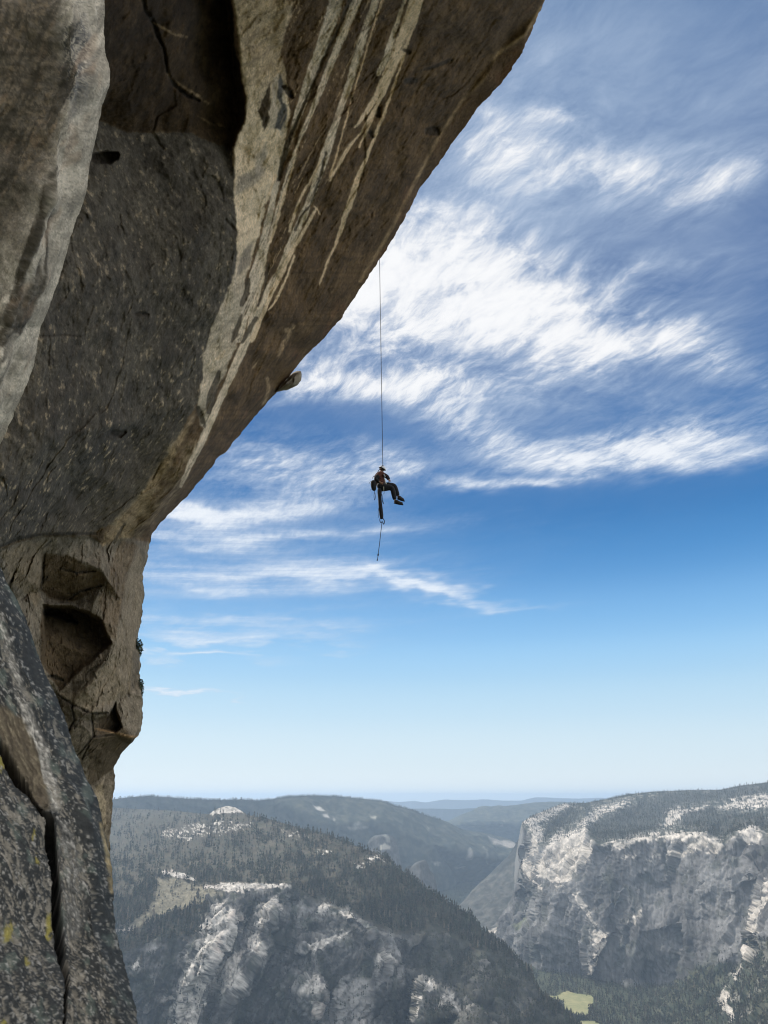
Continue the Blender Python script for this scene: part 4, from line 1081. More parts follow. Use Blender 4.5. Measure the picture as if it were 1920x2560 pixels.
# ------------------------------------------------------------------ farther ridges
def far_ridge(name, top, base_z, seed, amp, cols, label, xr, rock=(), drop=None, step=4.0, back=(0, 3000, -900), nrow=90, mid=None, botpts=None, specks=0.5):
    xs = np.arange(xr[0], xr[1] + 1, step)
    tp = [list(p) for p in top]
    bot = botpts or [(xr[0], 2300), (xr[1], 2300)]
    lo = [(x, y, float(dist_for_z(x, y, base_z))) for x, y in cat([p[:2] for p in bot], 4)] if drop is None else [(p[0], p[1], p[2]) for p in drop]
    lines = [tp, lo] + (mid or [])
    m = land_mat(name + '_ground', 0.02, 0.5, 15.0, 0.25)

    def disp(X, Y, P):
        return amp * (0.5 * fbm(P / (amp * 9) + seed, 4) + ridged(P / (amp * 11) + seed + 3, 4, 0.55))

    def colf(X, Y, P):
        nb = fbm(P / (amp * 1.6) + seed, 4, 0.6)
        col = mixc(cols[0], cols[1], sstep(-.4, .5, nb))
        wx = X + 4 * fbm(np.stack([X / 18, Y / 18, X * 0 + seed], -1), 4, 0.65)
        wy = Y + 3 * fbm(np.stack([X / 18, Y / 18, X * 0 + seed + 4], -1), 4, 0.65)
        for pl, a, c in rock:
            col = mixc(col, c, poly_mask(wx, wy, pl, 3) * np.clip(a + specks * nb, 0, 1))
        return col
    X, Y, P, o = terrain(name, xs, tp, bot, nrow, lines, [], disp, colf, m, label, back=back, warp=5.0, roughback=30, edge_px=15)
    return X, Y, P


def crest_trees(X, Y, P, n, hmin, hmax, w=3.0, xr=(285, 1290)):
    f = np.exp(-((Y - Y[:1]) / w) ** 2) * (X > xr[0]) * (X < xr[1])
    scatter(X, Y, P, f, n, hmin, hmax, 'far')


FORC = ((0.030, 0.036, 0.028), (0.075, 0.075, 0.055))
PALE = (0.5, 0.46, 0.41)
top2 = [(100, 2000, 10500), (285, 1998, 10500), (321, 1993, 10500), (374, 1989, 10500), (399, 1992, 10500), (456, 1996, 10500), (550, 2000, 10600), (600, 1998, 10700), (647, 2001, 10800), (684, 1998, 10900), (728, 1992, 11000), (769, 1989, 11100), (800, 1990, 11200), (854, 1993, 11400), (917, 1999, 11600), (954, 2004, 11700),
        (995, 2016, 11900), (1033, 2027, 12000), (1073, 2041, 12200), (1114, 2054, 12400), (1161, 2076, 12700), (1193, 2081, 12900), (1230, 2087, 13100), (1280, 2100, 13300), (1330, 2130, 13500), (1400, 2170, 13500)]
X, Y, P = far_ridge('forested_mountain', top2, FLOOR, 5, 70, FORC, 'long blue forested mountain behind the wooded ridge, sloping down to the right', (100, 1400),
                    rock=[([(780, 2018), (800, 2020), (812, 2030), (792, 2030)], .7, PALE), ([(806, 2040), (818, 2038), (822, 2050), (808, 2048)], .7, PALE), ([(832, 2042), (838, 2050), (836, 2055)], .6, PALE), ([(868, 2068), (895, 2058), (918, 2066), (895, 2072), (876, 2076)], .5, (0.36, .34, .3)), ([(922, 2042), (940, 2050), (935, 2056), (926, 2050)], .6, (0.36, .34, .28)),
                          ([(1218, 2096), (1250, 2104), (1285, 2108), (1285, 2124), (1262, 2122), (1235, 2112)], .75, (0.36, .32, .28)), ([(1162, 2130), (1172, 2128), (1178, 2140), (1166, 2140)], .6, PALE), ([(1136, 2162), (1162, 2160), (1160, 2168), (1140, 2166)], .45, PALE), ([(1205, 2128), (1215, 2134), (1222, 2150)], .5, (.4, .38, .33)), ([(1082, 2154), (1098, 2156), (1096, 2164), (1086, 2162)], .4, PALE),
                          ([(1050, 2066), (1075, 2070), (1070, 2078)], .3, (.3, .28, .22))],
                    step=3.0, nrow=150, botpts=[(100, 2240), (900, 2245), (1080, 2235), (1180, 2200), (1400, 2185)],
                    mid=[[(800, 2060, 10500), (950, 2060, 10900), (1080, 2110, 11300), (1200, 2140, 12000), (1300, 2150, 12500)]])
crest_trees(X, Y, P, 1500, 18, 38, 3.0, (280, 1100))
X, Y, P = far_ridge('far_hill', [(960, 2060, 19000), (1114, 2056, 18500), (1155, 2036, 18300), (1177, 2029, 18200), (1196, 2018, 18000), (1211, 2015, 18000), (1228, 2017, 18000), (1246, 2014, 18000), (1262, 2016, 18000), (1295, 2012, 18200), (1330, 2007, 18400), (1374, 2005, 18500), (1400, 2005, 18500), (1450, 2007, 18500), (1700, 2010, 18500)],
                    -1300, 9, 70, FORC, 'dark blue rounded hill beyond the valley mouth, left of the granite mountain', (960, 1700), botpts=[(960, 2120), (1200, 2125), (1700, 2125)],
                    mid=[[(1150, 2060, 16500), (1250, 2060, 16500), (1400, 2060, 16500)]], rock=[([(1240, 2058), (1262, 2056), (1256, 2064)], .3, PALE), ([(1176, 2062), (1190, 2062), (1186, 2068)], .3, PALE)])
far_ridge('far_plain', [(700, 2026, 26000), (960, 2026, 26000), (1040, 2021, 26000), (1120, 2022, 26000), (1200, 2020, 26000), (1320, 2021, 26000), (1700, 2020, 26000)], -1500, 13, 80, FORC,
          'pale blue band of low hills under the distant skyline', (700, 1700), botpts=[(700, 2070), (1700, 2070)], nrow=40)
far_ridge('distant_range', [(-600, 2006, 40000), (300, 2005, 40000), (800, 2004, 40000), (964, 2002, 40000), (1001, 2005, 40000), (1036, 2002, 40000), (1067, 2006, 40000), (1092, 2001, 40000), (1111, 1998, 40000), (1161, 2000, 40000), (1215, 1998, 40000), (1256, 2001, 40000), (1304, 2001, 40000), (1339, 1993, 40000), (1382, 1994, 40000),
                            (1443, 1996, 40000), (1495, 1994, 40000), (1700, 1996, 40000), (2600, 1998, 40000)], -2300, 17, 110, FORC, 'faint distant mountain range along the horizon', (-600, 2600), botpts=[(-600, 2050), (2600, 2050)], nrow=40, step=8, back=(0, 4000, -1500))
# dark slope below the granite mountain's left shoulder, some haze put into its grey colour
far_ridge('shoulder_slope', [(1110, 2310, 9300), (1150, 2262, 9400), (1180, 2228, 9500), (1210, 2198, 9600), (1230, 2180, 9650), (1250, 2160, 9700), (1272, 2140, 9700), (1290, 2110, 9700), (1306, 2080, 9700), (1340, 2080, 9600)], FLOOR, 21, 40, ((0.06, 0.062, 0.055), (0.12, 0.115, 0.10)),
          'hazy talus slope running down from the mountain shoulder to the valley', (1110, 1340), botpts=[(1110, 2330), (1230, 2330), (1340, 2330)], step=2.5, nrow=120,
          rock=[([(1225, 2185), (1272, 2138), (1306, 2070), (1345, 2070), (1345, 2150), (1290, 2160), (1250, 2185)], .8, (0.045, 0.048, 0.045))])


def spire(name, outline, D, depth, label, rock=None):
    top = [(x, y, D) for x, y in outline]
    x0, x1 = outline[0][0], outline[-1][0]
    yb = max(outline[0][1], outline[-1][1])
    bot = [(x0, yb + 40), (x1, yb + 40)]
    xm = (x0 + x1) / 2
    lines = [top, [(x0, yb + 40, D), (xm, yb + 40, D - depth * 1.1), (x1, yb + 40, D)], [(xm - 4, min(p[1] for p in outline) + 8, D - depth * .35), (xm, yb, D - depth)]]
    m = land_mat(name + '_stone', 0.03, 0.5, 8.0, 0.2)

    def disp(X, Y, P):
        return 22 * ridged(P * np.array([1, 1, .3]) / 160 + 4, 4)

    def colf(X, Y, P):
        nb = fbm(P / 60, 4, 0.6)
        col = mixc((0.06, 0.06, 0.057), (0.11, 0.107, 0.10), sstep(-.4, .5, nb))
        for pl, c in rock or []:
            col = mixc(col, c, poly_mask(X + 3 * nb, Y + 3 * nb, pl, 3) * 0.8)
        return col
    terrain(name, np.arange(x0, x1 + .1, 0.8), top, bot, 110, lines, [], disp, colf, m, label, back=(0, depth * 2.5, -250), cat_='rock spire', warp=3, edge_px=10)


spire('rock_spire', [(905, 2200), (915, 2140), (920, 2108), (926, 2096), (935, 2090), (948, 2087), (960, 2086), (972, 2087), (984, 2092), (991, 2102), (995, 2115), (999, 2140), (1003, 2170), (1008, 2200)], 9000, 420,
      'tall blunt hazy rock tower with a pale top behind the ridge crest', rock=[([(950, 2112), (962, 2110), (978, 2118), (974, 2124), (950, 2124)], (.42, .39, .33)), ([(956, 2090), (972, 2092), (976, 2106), (966, 2108)], (.24, .235, .2))])
spire('rock_spire', [(1005, 2215), (1010, 2176), (1017, 2167), (1023, 2163), (1030, 2165), (1040, 2156), (1050, 2153), (1061, 2149), (1067, 2155), (1071, 2163), (1076, 2178), (1084, 2184), (1088, 2200), (1094, 2228), (1102, 2270)], 8000, 380,
      'lower jagged dark blue rock tower, right of the blunt one')


# ------------------------------------------------------------------ valley floor + meadow
def build_floor():
    m, nt, b = new_mat('valley_ground')
    L = nt.links.new
    g = nt.nodes.new('ShaderNodeNewGeometry')
    n1 = N(nt, 'ShaderNodeTexNoise', Scale=0.004, Detail=8.0, Roughness=0.65)
    n2 = N(nt, 'ShaderNodeTexNoise', Scale=0.03, Detail=5.0, Roughness=0.65)
    L(g.outputs['Position'], n1.inputs['Vector']); L(g.outputs['Position'], n2.inputs['Vector'])
    s = math_n(nt, 'MULTIPLY_ADD', n2.outputs['Fac'], 0.5, math_n(nt, 'MULTIPLY', n1.outputs['Fac'], 0.5))
    r = nt.nodes.new('ShaderNodeValToRGB')
    e = r.color_ramp.elements
    e[0].position = 0.4; e[0].color = (0.035, 0.043, 0.030, 1)
    e[1].position = 0.62; e[1].color = (0.10, 0.105, 0.065, 1)
    L(s, r.inputs['Fac']); L(r.outputs[0], b.inputs['Base Color'])
    b.inputs['Roughness'].default_value = 0.95
    b.inputs['Specular IOR Level'].default_value = 0.05
    ex = 62000.0
    V = [(-ex, -ex, FLOOR), (ex, -ex, FLOOR), (ex, ex, FLOOR), (-ex, ex, FLOOR)]
    o = link('valley_floor', np_mesh('valley_floor', np.array(V), np.array([[0, 1, 2, 3]]), m, None, False))
    tag(o, 'dark green wooded floor of the deep valley', 'valley floor', None, 'structure')
    mm, nt, b = new_mat('meadow_grass')
    L = nt.links.new
    g = nt.nodes.new('ShaderNodeNewGeometry')
    n1 = N(nt, 'ShaderNodeTexNoise', Scale=0.018, Detail=7.0, Roughness=0.7)
    L(g.outputs['Position'], n1.inputs['Vector'])
    r = nt.nodes.new('ShaderNodeValToRGB')
    e = r.color_ramp.elements
    e[0].position = 0.35; e[0].color = (0.17, 0.18, 0.075, 1)
    e[1].position = 0.65; e[1].color = (0.30, 0.27, 0.13, 1)
    L(n1.outputs['Fac'], r.inputs['Fac']); L(r.outputs[0], b.inputs['Base Color'])
    b.inputs['Roughness'].default_value = 0.95
    for k, (pl, lab) in enumerate([([(1369, 2487), (1390, 2490), (1417, 2477), (1440, 2484), (1478, 2489), (1483, 2500), (1481, 2520), (1474, 2545), (1452, 2540), (1430, 2536), (1413, 2526), (1408, 2502), (1385, 2497)], 'larger yellow green meadow on the valley floor among trees'),
                                   ([(1420, 2568), (1440, 2553), (1480, 2552), (1500, 2562), (1500, 2590), (1420, 2590)], 'small strip of yellow meadow at the bottom edge of the photo')]):
        p = np.array(cat([q for q in pl] + [pl[0]], 4)[:-1])
        d = dist_for_z(p[:, 0], p[:, 1], FLOOR + 1.5)
        P = at(p[:, 0], p[:, 1], d)
        P = np.vstack([P, P.mean(0)])
        n = len(p)
        F = np.array([[i, (i + 1) % n, n] for i in range(n)])
        o = link('meadow', np_mesh('meadow', P, F, mm, None, False))
        tag(o, lab, 'meadow', None, 'structure')
    # trees of the valley floor
    gx, gy = np.meshgrid(np.arange(1290, 1705, 2.0), np.arange(2425, 2600, 2.0))
    d = dist_for_z(gx, gy, FLOOR)
    P = at(gx, gy, d)
    mask = np.ones(gx.shape)
    for pl in [[(1369, 2487), (1390, 2490), (1417, 2477), (1440, 2484), (1478, 2489), (1484, 2500), (1481, 2520), (1474, 2546), (1452, 2541), (1430, 2537), (1412, 2528), (1406, 2502), (1385, 2498)], [(1420, 2568), (1440, 2553), (1480, 2552), (1500, 2562), (1500, 2590), (1420, 2590)]]:
        mask *= 1 - 0.985 * poly_mask(gx, gy, pl, 3)
    mask *= np.clip(0.8 + 0.7 * fbm(np.stack([gx / 40, gy / 20, gx * 0], -1), 3), 0.1, 1.3)
    mask = mask + 6 * line_mask(gx, gy, [(1412, 2536, 3), (1440, 2546, 4), (1470, 2548, 3), (1478, 2520, 2)], 2)
    scatter(gx, gy, P, mask, 4200, 14, 38, 'valley')
    gx, gy = np.meshgrid(np.arange(1080, 1290, 2.0), np.arange(2190, 2380, 2.0))
    P = at(gx, gy, dist_for_z(gx, gy, FLOOR))
    scatter(gx, gy, P, np.clip(0.4 + fbm(np.stack([gx / 30, gy / 10, gx * 0 + 3], -1), 3), 0, 1), 2500, 14, 34, 'valley')


build_floor()


# ------------------------------------------------------------------ conifers
def tree_template(k, tiers=4, sides=6):
    r_ = np.random.default_rng(100 + k)
    V, F, Cc = [], [], []

    def ring(z, r, n, j=0.0):
        a = np.arange(n) / n * 2 * np.pi + r_.random() * 6
        rr = r * (1 + j * (r_.random(n) - .5) * 2)
        return np.stack([np.cos(a) * rr, np.sin(a) * rr, z + j * 0.05 * (r_.random(n) - .5)], -1)
    b = len(V)
    t0, t1 = ring(-0.12, 0.022, 4), ring(0.3, 0.016, 4)
    V += list(t0) + list(t1); Cc += [0.0] * 8
    for i in range(4):
        j = (i + 1) % 4
        F += [[b + i, b + j, b + 4 + j], [b + i, b + 4 + j, b + 4 + i]]
    w = 0.13 + 0.06 * r_.random()
    z0 = 0.10 + 0.1 * r_.random()
    for t in range(tiers):
        f = t / tiers
        zb = z0 + (1 - z0) * f
        zt = min(1.0, zb + (1 - z0) * (0.42 - 0.1 * f)) if t < tiers - 1 else 1.0
        rad = w * (1 - f) ** 0.85 + 0.012
        base = ring(zb, rad, sides, 0.38)
        off = (r_.random(2) - .5) * 0.03
        apex = np.array([[off[0], off[1], zt]])
        b = len(V)
        V += list(base) + list(apex)
        sh = 0.8 + 0.5 * r_.random()
        Cc += [sh] * (sides + 1)
        for i in range(sides):
            F.append([b + i, b + (i + 1) % sides, b + sides])
    return np.array(V), np.array(F), np.array(Cc)


def build_trees():
    m, nt, b = new_mat('conifer_needles')
    L = nt.links.new
    a = N(nt, 'ShaderNodeAttribute', attribute_name='tone')
    g = nt.nodes.new('ShaderNodeNewGeometry')
    n1 = N(nt, 'ShaderNodeTexNoise', Scale=0.25, Detail=3.0, Roughness=0.6)
    L(g.outputs['Position'], n1.inputs['Vector'])
    sc = nt.nodes.new('ShaderNodeVectorMath'); sc.operation = 'SCALE'
    L(a.outputs['Color'], sc.inputs[0]); L(math_n(nt, 'MULTIPLY_ADD', n1.outputs['Fac'], 1.4, 0.3), sc.inputs['Scale'])
    L(sc.outputs[0], b.inputs['Base Color'])
    b.inputs['Roughness'].default_value = 0.9
    b.inputs['Specular IOR Level'].default_value = 0.05
    T = [tree_template(k) for k in range(6)]
    LO = [tree_template(20 + k, 2, 5) for k in range(4)]
    green = np.array([0.030, 0.037, 0.024]); brn = np.array([0.075, 0.062, 0.045])

    def tone(n):
        k = rng.random(n)[:, None] ** 1.5
        return (green * (1 - k) + brn * k) * (0.4 + 1.1 * rng.random(n))[:, None]
    # the largest in the picture stand on their own
    P = np.concatenate([t[0] for t in TREES]); H = np.concatenate([t[1] for t in TREES]); K = np.concatenate([np.full(len(t[0]), i) for i, t in enumerate(TREES)])
    keys = [t[2] for t in TREES]
    v = P
    depth = v[:, 1] * CT + v[:, 2] * ST
    px = CX + FPX * v[:, 0] / depth
    py = CY - FPX * (v[:, 2] * CT - v[:, 1] * ST) / depth
    size = H / depth
    isridge = np.array([keys[k] == 'ridge' for k in K])
    ok = isridge & (px > 300) & (px < 1900) & (py < 2545)
    score = np.where(ok, size, 0)
    big = np.argsort(-score)[:300]
    meshes = []
    for k in range(8):
        V, F, c = T[k % 6]
        cc = np.repeat(tone(1), len(V), 0) * np.where(c[:, None] == 0, 0.9, c[:, None])
        meshes.append(np_mesh('conifer_tree', V, F, m, cc, False))
    proto = None
    for i, j in enumerate(big):
        if proto is None:
            o = proto = link('conifer_tree', meshes[0])
        else:
            o = proto.copy(); COL.objects.link(o)
            o.data = meshes[int(rng.integers(8))]
        h = float(H[j])
        o.location = P[j]
        o.scale = (h * 1.1, h * 1.1, h)
        o.rotation_euler = (0, 0, float(rng.random() * 6.28))
        tag(o, 'slim dark conifer among the many on the near wooded ridge across the valley', 'tree', 'larger conifers on the wooded ridge')
    rest = np.ones(len(P), bool); rest[big] = False
    for name, lab, ks in [('ridge_forest', 'dense dark conifer forest covering the wooded ridge', ('ridge',)), ('mountain_forest', 'thin conifer forest on top of the granite mountain', ('mountain',)),
                          ('slope_forest', 'green woods on the slope at the foot of the great wall', ('slope',)), ('valley_forest', 'tall conifers round the meadow on the valley floor', ('valley',)), ('skyline_forest', 'tiny conifers along the crest of the blue mountain', ('far',))]:
        sel = np.nonzero(rest & np.array([keys[k] in ks for k in K]))[0]
        VV, FF, CCs, nv = [], [], [], 0
        var = rng.integers(len(LO), size=len(sel))
        for q, (V, F, c) in enumerate(LO):
            s = sel[var == q]
            n = len(s)
            if not n:
                continue
            a = rng.random(n) * 6.28
            w = H[s] * (0.95 + 0.6 * rng.random(n))
            ca, sa = np.cos(a), np.sin(a)
            x = V[None, :, 0] * w[:, None]; y = V[None, :, 1] * w[:, None]
            pts = np.stack([x * ca[:, None] - y * sa[:, None], x * sa[:, None] + y * ca[:, None], V[None, :, 2] * H[s][:, None]], -1) + P[s][:, None]
            VV.append(pts.reshape(-1, 3))
            FF.append((F[None] + (np.arange(n) * len(V))[:, None, None] + nv).reshape(-1, 3))
            nv += n * len(V)
            CCs.append((tone(n)[:, None] * np.where(c == 0, 0.9, c)[None, :, None]).reshape(-1, 3))
        o = link(name, np_mesh(name, np.concatenate(VV), np.concatenate(FF), m, np.concatenate(CCs), False))
        tag(o, lab, 'forest', None, 'stuff')


build_trees()

# ================================================================== THE CLIMBER ON THE ROPE
YC = 26.5


def pp(x, y, d=0.0):
    return Vector([float(v) for v in at(x, y, YC + d)])


def skin(name, verts, edges, radii, mat, parent=None, levels=2, root=0, fat=1.0):
    """one continuous skinned body grown over a joint skeleton"""
    me = bpy.data.meshes.new(name + '_joints')
    me.from_pydata([tuple(v) for v in verts], edges, [])
    o = bpy.data.objects.new(name + '_joints', me)
    COL.objects.link(o)
    md = o.modifiers.new('s', 'SKIN')
    md.use_smooth_shade = True
    for i, r in enumerate(radii):
        s = me.skin_vertices[0].data[i]
        s.radius = (r * fat, r * fat) if not isinstance(r, tuple) else r
        s.use_root = (i == root)
    sb = o.modifiers.new('d', 'SUBSURF'); sb.levels = levels; sb.render_levels = levels
    dg = bpy.context.evaluated_depsgraph_get()
    out = bpy.data.meshes.new_from_object(o.evaluated_get(dg))
    bpy.data.objects.remove(o)
    out.name = name
    out.materials.clear(); out.materials.append(mat)
    out.polygons.foreach_set('use_smooth', np.ones(len(out.polygons), bool))
    return link(name, out, parent)


def tube(name, pts, rad, mat, parent=None, sides=8, closed=False):
    p = np.array([tuple(v) for v in pts], float)
    n = len(p)
    r = np.full(n, rad) if np.isscalar(rad) else np.array(rad, float)
    tng = np.roll(p, -1, 0) - np.roll(p, 1, 0) if closed else np.gradient(p, axis=0)
    tng /= np.linalg.norm(tng, axis=1)[:, None] + 1e-12
    ref = np.array([0.31, 0.87, 0.12])
    V = []
    for k in range(n):
        a = np.cross(tng[k], ref); a /= np.linalg.norm(a)
        b = np.cross(tng[k], a)
        t = np.arange(sides) / sides * 2 * np.pi
        V.append(p[k] + r[k] * (np.cos(t)[:, None] * a + np.sin(t)[:, None] * b))
    V = np.concatenate(V)
    F = []
    for k in range(n if closed else n - 1):
        k2 = (k + 1) % n
        for s in range(sides):
            F.append([k * sides + s, k * sides + (s + 1) % sides, k2 * sides + (s + 1) % sides, k2 * sides + s])
    if not closed:
        V = np.vstack([V, p[:1], p[-1:]])
        i = n * sides
        for s in range(sides):
            F.append([i, (s + 1) % sides, s, i])
            F.append([i + 1, (n - 1) * sides + s, (n - 1) * sides + (s + 1) % sides, i + 1])
        quads = [f for f in F if len(set(f)) == 4]; tris = [f[:3] for f in F if len(set(f)) == 3]
        me = bpy.data.meshes.new(name)
        me.from_pydata([tuple(v) for v in V], [], quads + tris)
        me.materials.append(mat)
        me.polygons.foreach_set('use_smooth', np.ones(len(me.polygons), bool))
        me.update()
        return link(name, me, parent)
    me = np_mesh(name, V, np.array(F), mat)
    return link(name, me, parent)


def smooth_pts(pts, n=6):
    return [Vector(v) for v in cat([tuple(p) for p in pts], n)]


def build_person():
    skinm = plain_mat('skin', (0.36, 0.20, 0.13), 0.55, 0.12)
    shirt = plain_mat('rust_cloth', (0.11, 0.04, 0.028), 0.85, 0.35, 14, 0.3)
    black = plain_mat('black_cloth', (0.012, 0.012, 0.014), 0.8, 0.3, 25, 0.3)
    boot = plain_mat('dark_leather', (0.02, 0.017, 0.016), 0.6, 0.3, 25)
    white = plain_mat('white_webbing', (0.62, 0.58, 0.46), 0.7, 0.1)
    hel = plain_mat('white_shell', (0.75, 0.75, 0.76), 0.35, 0.05)
    metal = plain_mat('grey_metal', (0.35, 0.35, 0.36), 0.35, 0.2)
    hairm = plain_mat('brown_hair', (0.04, 0.025, 0.015), 0.8, 0.3)
    # joints --------------------------------------------------------------
    J = {}
    J['pelvis'] = pp(953, 1217, 0.0)
    J['waist'] = pp(950, 1206, 0.0)
    J['chest'] = pp(949, 1193, 0.0)
    J['upper'] = pp(951, 1184, 0.0)
    J['neck'] = pp(954, 1178, 0.0)
    J['head'] = pp(955, 1173.5, 0.0)
    J['crown'] = pp(954, 1168, 0.0)
    for s, d, xs in (('n', -0.19, 0), ('f', 0.19, 2)):
        J['sh' + s] = pp(951 + xs, 1184, d)
    J['eln'], J['wrn'] = pp(938, 1198, -0.26), pp(950, 1205, -0.34)
    J['elf'], J['wrf'] = pp(968, 1192, 0.24), pp(973, 1200, 0.02)
    J['hpn'], J['hpf'] = pp(954, 1219, -0.11), pp(956, 1217, 0.11)
    J['knn'], J['knf'] = pp(981, 1219, -0.14), pp(986, 1213, 0.12)
    J['ann'], J['anf'] = pp(988, 1253, -0.13), pp(996, 1243, 0.13)
    J['ton'], J['tof'] = pp(1006, 1259, -0.15), pp(1010, 1250, 0.15)
    L = lambda a, b, t: J[a].lerp(J[b], t)
    names, verts, rad, edges = {}, [], [], []

    def v(key, co, r, frm=None):
        names[key] = len(verts)
        verts.append(co); rad.append(r)
        if frm is not None:
            edges.append((names[frm], names[key]))
    v('pelvis', J['pelvis'], 0.125)
    v('waist', J['waist'], 0.11, 'pelvis')
    v('chest', J['chest'], 0.135, 'waist')
    v('upper', J['upper'], 0.115, 'chest')
    v('neck', J['neck'], 0.055, 'upper')
    v('head', J['head'], 0.088, 'neck')
    v('crown', J['crown'], 0.07, 'head')
    for s in 'nf':
        v('sh' + s, J['sh' + s], 0.058, 'upper')
        v('ua' + s, L('sh' + s, 'el' + s, .5), 0.047, 'sh' + s)
        v('el' + s, J['el' + s], 0.038, 'ua' + s)
        v('fa' + s, L('el' + s, 'wr' + s, .45), 0.036, 'el' + s)
        v('wr' + s, J['wr' + s], 0.026, 'fa' + s)
        dirv = (J['wr' + s] - J['el' + s]).normalized()
        palm = J['wr' + s] + dirv * 0.075
        v('pa' + s, palm, (0.018, 0.040), 'wr' + s)
        side = dirv.cross(Vector((0, 1, 0.3))).normalized()
        for q, (off, ln) in enumerate([(-0.03, .068), (-0.01, .078), (0.01, .073), (0.03, .058)]):
            b0 = palm + side * off + dirv * 0.03
            v(f'f{s}{q}a', b0, 0.0095, 'pa' + s)
            v(f'f{s}{q}b', b0 + dirv * ln * .5 + Vector((0, -0.012, -0.008)), 0.0085, f'f{s}{q}a')
            v(f'f{s}{q}c', b0 + dirv * ln * .8 + Vector((0, -0.036, -0.022)), 0.0075, f'f{s}{q}b')
        v(f't{s}a', palm - side * 0.048 - dirv * 0.005, 0.011, 'pa' + s)
        v(f't{s}b', palm - side * 0.062 + dirv * 0.03 + Vector((0, -0.02, 0)), 0.009, f't{s}a')
        v('hp' + s, J['hp' + s], 0.095, 'pelvis')
        v('th' + s, L('hp' + s, 'kn' + s, .5), 0.076, 'hp' + s)
        v('kn' + s, J['kn' + s], 0.055, 'th' + s)
        v('ca' + s, L('kn' + s, 'an' + s, .35), 0.052, 'kn' + s)
        v('an' + s, J['an' + s], 0.036, 'ca' + s)
        v('ba' + s, L('an' + s, 'to' + s, .6), 0.036, 'an' + s)
        v('to' + s, J['to' + s], 0.028, 'ba' + s)
    body = skin('person', verts, edges, rad, skinm, fat=1.0)
    tag(body, 'climber in white helmet, rust shirt and black trousers hanging seated on the rope', 'person')
    # clothing --------------------------------------------------------------
    k = ['waist', 'chest', 'upper', 'shn', 'uan', 'eln', 'fan', 'shf', 'uaf', 'elf', 'faf']
    co = {n: verts[names[n]] for n in k}
    co['hem'] = J['pelvis'].lerp(J['waist'], .35)
    idx = {n: i for i, n in enumerate(['hem'] + k)}
    rr = {'hem': .142, 'waist': .132, 'chest': .16, 'upper': .128, 'shn': .076, 'uan': .063, 'eln': .054, 'fan': .049, 'shf': .076, 'uaf': .063, 'elf': .054, 'faf': .049}
    ed = [('hem', 'waist'), ('waist', 'chest'), ('chest', 'upper'), ('upper', 'shn'), ('shn', 'uan'), ('uan', 'eln'), ('eln', 'fan'), ('upper', 'shf'), ('shf', 'uaf'), ('uaf', 'elf'), ('elf', 'faf')]
    skin('shirt', [co[n] for n in idx], [(idx[a], idx[b]) for a, b in ed], [rr[n] for n in idx], shirt, body, fat=1.5)
    for s in 'nf':
        skin('sleeve', [L('sh' + s, 'el' + s, .28), L('sh' + s, 'el' + s, .65), J['el' + s], L('el' + s, 'wr' + s, .5), L('el' + s, 'wr' + s, .9)], [(0, 1), (1, 2), (2, 3), (3, 4)], [.072, .068, .06, .052, .042], black, body, fat=1.45)
    ks = ['top', 'pelvis'] + [a + s for s in 'nf' for a in ('hp', 'th', 'kn', 'ca', 'cuff')]
    cc = {n: verts[names[n]] for n in ks if n in names}
    cc['top'] = J['pelvis'].lerp(J['waist'], .7)
    for s in 'nf':
        cc['cuff' + s] = L('kn' + s, 'an' + s, .93)
    rr = {'top': .13, 'pelvis': .15, 'hp': .118, 'th': .098, 'kn': .078, 'ca': .070, 'cuff': .056}
    ii = {n: i for i, n in enumerate(ks)}
    ed = [('top', 'pelvis')]
    for s in 'nf':
        ed += [('pelvis', 'hp' + s), ('hp' + s, 'th' + s), ('th' + s, 'kn' + s), ('kn' + s, 'ca' + s), ('ca' + s, 'cuff' + s)]
    skin('trousers', [cc[n] for n in ks], [(ii[a], ii[b]) for a, b in ed], [rr.get(n, rr.get(n[:-1])) for n in ks], black, body, root=1, fat=1.52)
    for s in 'nf':
        d = (J['to' + s] - J['an' + s])
        heel = J['an' + s] - d.normalized() * 0.05 + Vector((0, 0, -0.045))
        bt = skin('boot', [L('kn' + s, 'an' + s, .86), J['an' + s], L('an' + s, 'to' + s, .55) + Vector((0, 0, -.02)), J['to' + s] + d * 0.08, heel], [(0, 1), (1, 2), (2, 3), (1, 4)], [.052, .052, .05, .038, .04], boot, body, fat=1.5)
        tube('sole', [heel + Vector((0, 0, -.035)), L('an' + s, 'to' + s, .5) + Vector((0, 0, -.065)), J['to' + s] + d * 0.12 + Vector((0, 0, -.035))], [.032, .034, .026], black, bt)
    # head: face turned to the right and down, hair, helmet
    hd = J['head']
    f = Vector((0.80, -0.25, -0.45)).normalized()
    upv = (J['crown'] - J['neck']).normalized()
    sd_ = f.cross(upv).normalized()
    upv = sd_.cross(f).normalized()

    def blob(name, c, r3, mat, parent, cut=None, seg=20):
        V, F = [], []
        rings = 12
        for i in range(rings + 1):
            ph = math.pi * i / rings
            for j in range(seg):
                th = 2 * math.pi * j / seg
                a, b_, c_ = math.sin(ph) * math.cos(th), math.sin(ph) * math.sin(th), math.cos(ph)
                if cut is not None and c_ < cut:
                    c_ = cut; s_ = math.sqrt(1 - cut * cut); a, b_ = s_ * math.cos(th), s_ * math.sin(th)
                V.append(tuple(c + f * a * r3[0] + sd_ * b_ * r3[1] + upv * c_ * r3[2]))
        for i in range(rings):
            for j in range(seg):
                F.append([i * seg + j, i * seg + (j + 1) % seg, (i + 1) * seg + (j + 1) % seg, (i + 1) * seg + j])
        return link(name, np_mesh(name, np.array(V), np.array(F), mat), parent)
